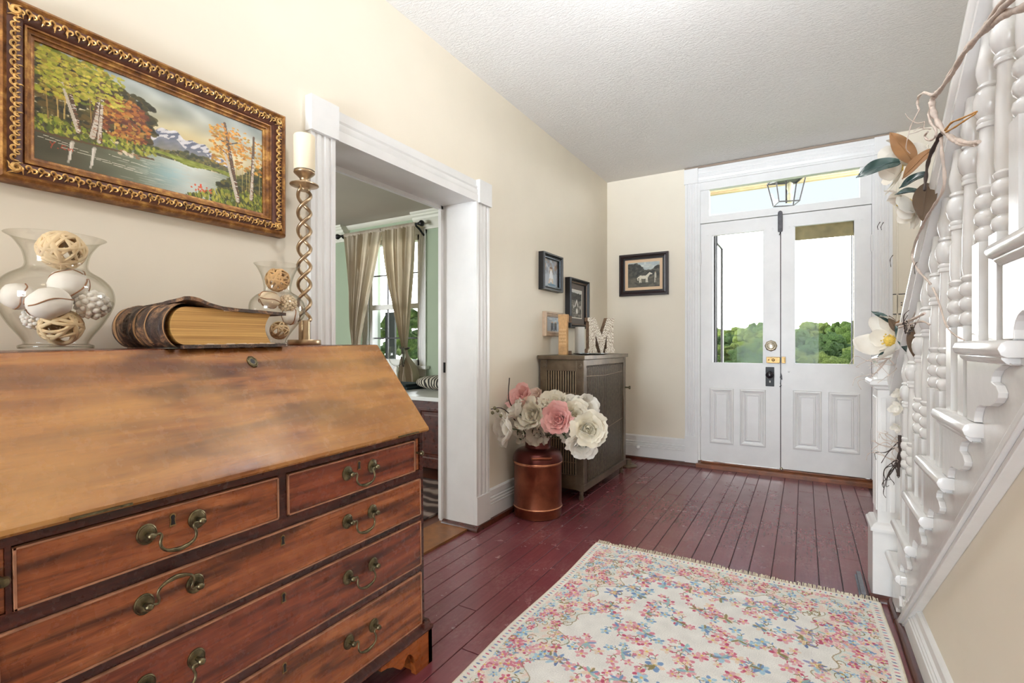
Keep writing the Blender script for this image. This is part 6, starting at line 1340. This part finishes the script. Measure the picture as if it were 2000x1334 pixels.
for Y0, n, top_el in ((30, 3, -.030), (40, 3, -.019), (52, 4, -.004), (66, 5, .010), (82, 6, .024), (100, 8, .035)):
    for k in range(n):
        f = (k+.5)/n; x = (-.21+.33*f)*Y0*1.0+rd.uniform(-.5, .5); y = Y0+(2.5 if k % 2 else -2.5); s = rd.uniform(.85, 1.0)*(.66+Y0/200)
        ztop = 1.05+y*(top_el+rd.uniform(-.006, .006)); P = proto[cnt % 3]
        o = P if cnt < 3 else dup(P); o.location = (x, y, ztop-7.9*s); o.rotation_euler = (0, 0, rd.uniform(0, 6)); o.scale = (s, s, s); cnt += 1
def bush(c, r, seed, label):
    rd = random.Random(seed); t_ = thing('shrub', label, 'shrub', c); b = MB()
    for k in range(70):
        d = Vector((rd.gauss(0,1), rd.gauss(0,1), rd.gauss(0,1))).normalized()*rd.uniform(.6, 1)*r; b.ball((c[0]+d.x, c[1]+d.y, c[2]+r*1.1+d.z*1.25), r*rd.uniform(.10, .2), 1, 1, 1, .8, .6, seed+k)
    b.build('foliage', FOL[seed % 3], t_, smooth=60)
    b = MB(); b.tube([(c[0], c[1], c[2]-.6), (c[0], c[1], c[2]+r)], [.06, .03], 6); b.build('stem', M['barky'], t_); return t_
bush((-7.15, 8.2, -.8), 1.15, 30, 'green shrub outside the right half of the parlor window'); bush((-9.9, 10.2, -1.0), 1.25, 31, 'green shrub outside the left half of the parlor window')
sh_ = thing('window_shutter', 'dark louvred shutter outside the parlor window', 'shutter', (-4.9, 4.85, 1.1)); b = MB(); b.box(-4.72, -4.55, YB+.22, YB+.25, .8, 1.47); b.build('panel', plain('dark_shutter', lin(40, 44, 40), .6), sh_)

# ------------------------------------------------------------------ window frames and floor lamp added around the unseen fill lights
def added_window_frame(name, x, z, w_, h, y):
    b = MB()
    for x0, x1, z0, z1 in ((x-w_/2-.1, x-w_/2, z-h/2-.1, z+h/2+.1), (x+w_/2, x+w_/2+.1, z-h/2-.1, z+h/2+.1), (x-w_/2, x+w_/2, z+h/2, z+h/2+.1), (x-w_/2-.03, x+w_/2+.03, z-h/2-.1, z-h/2)): b.box(x0, x1, y, y+.03, z0, z1)
    o = struct(b.build(name, M['white'], bevel=.003)); b = MB(); b.box(x-w_/2, x+w_/2, y+.002, y+.006, z-h/2, z+h/2); b.build('glass_pane', M['pane'], o); return o
added_window_frame('added_window_3', -.65, 1.35, 1.75, 2.2, -6.2); added_window_frame('added_window_4', -5.2, 1.5, 2.2, 1.7, -.6)
up = thing('added_floor_lamp', 'added unseen brass uplighter floor lamp at the back of the hall by the left wall', 'lamp', (-1.05, -1.3, 0))
b = MB(); b.lathe([(.13,0),(.13,.015),(.03,.03),(.012,.04)], (-1.05, -1.3, 0), 28); b.build('base', M['brass'], up, smooth=40)
b = MB(); b.tube([(-1.05, -1.3, .03), (-1.05, -1.3, 1.04)], .012, 10); b.build('pole', M['brass'], up, smooth=60)
b = MB(); b.lathe([(.015,1.03),(.05,1.05),(.09,1.09),(.105,1.12),(.10,1.12),(.085,1.095),(.045,1.06),(.004,1.05)], (-1.05, -1.3, 0), 28, cap=False); b.build('bowl', M['brass'], up, smooth=60)

# ------------------------------------------------------------------ tidy: drop the helper property
for o in list(bpy.data.objects):
    if '_org' in o: del o['_org']
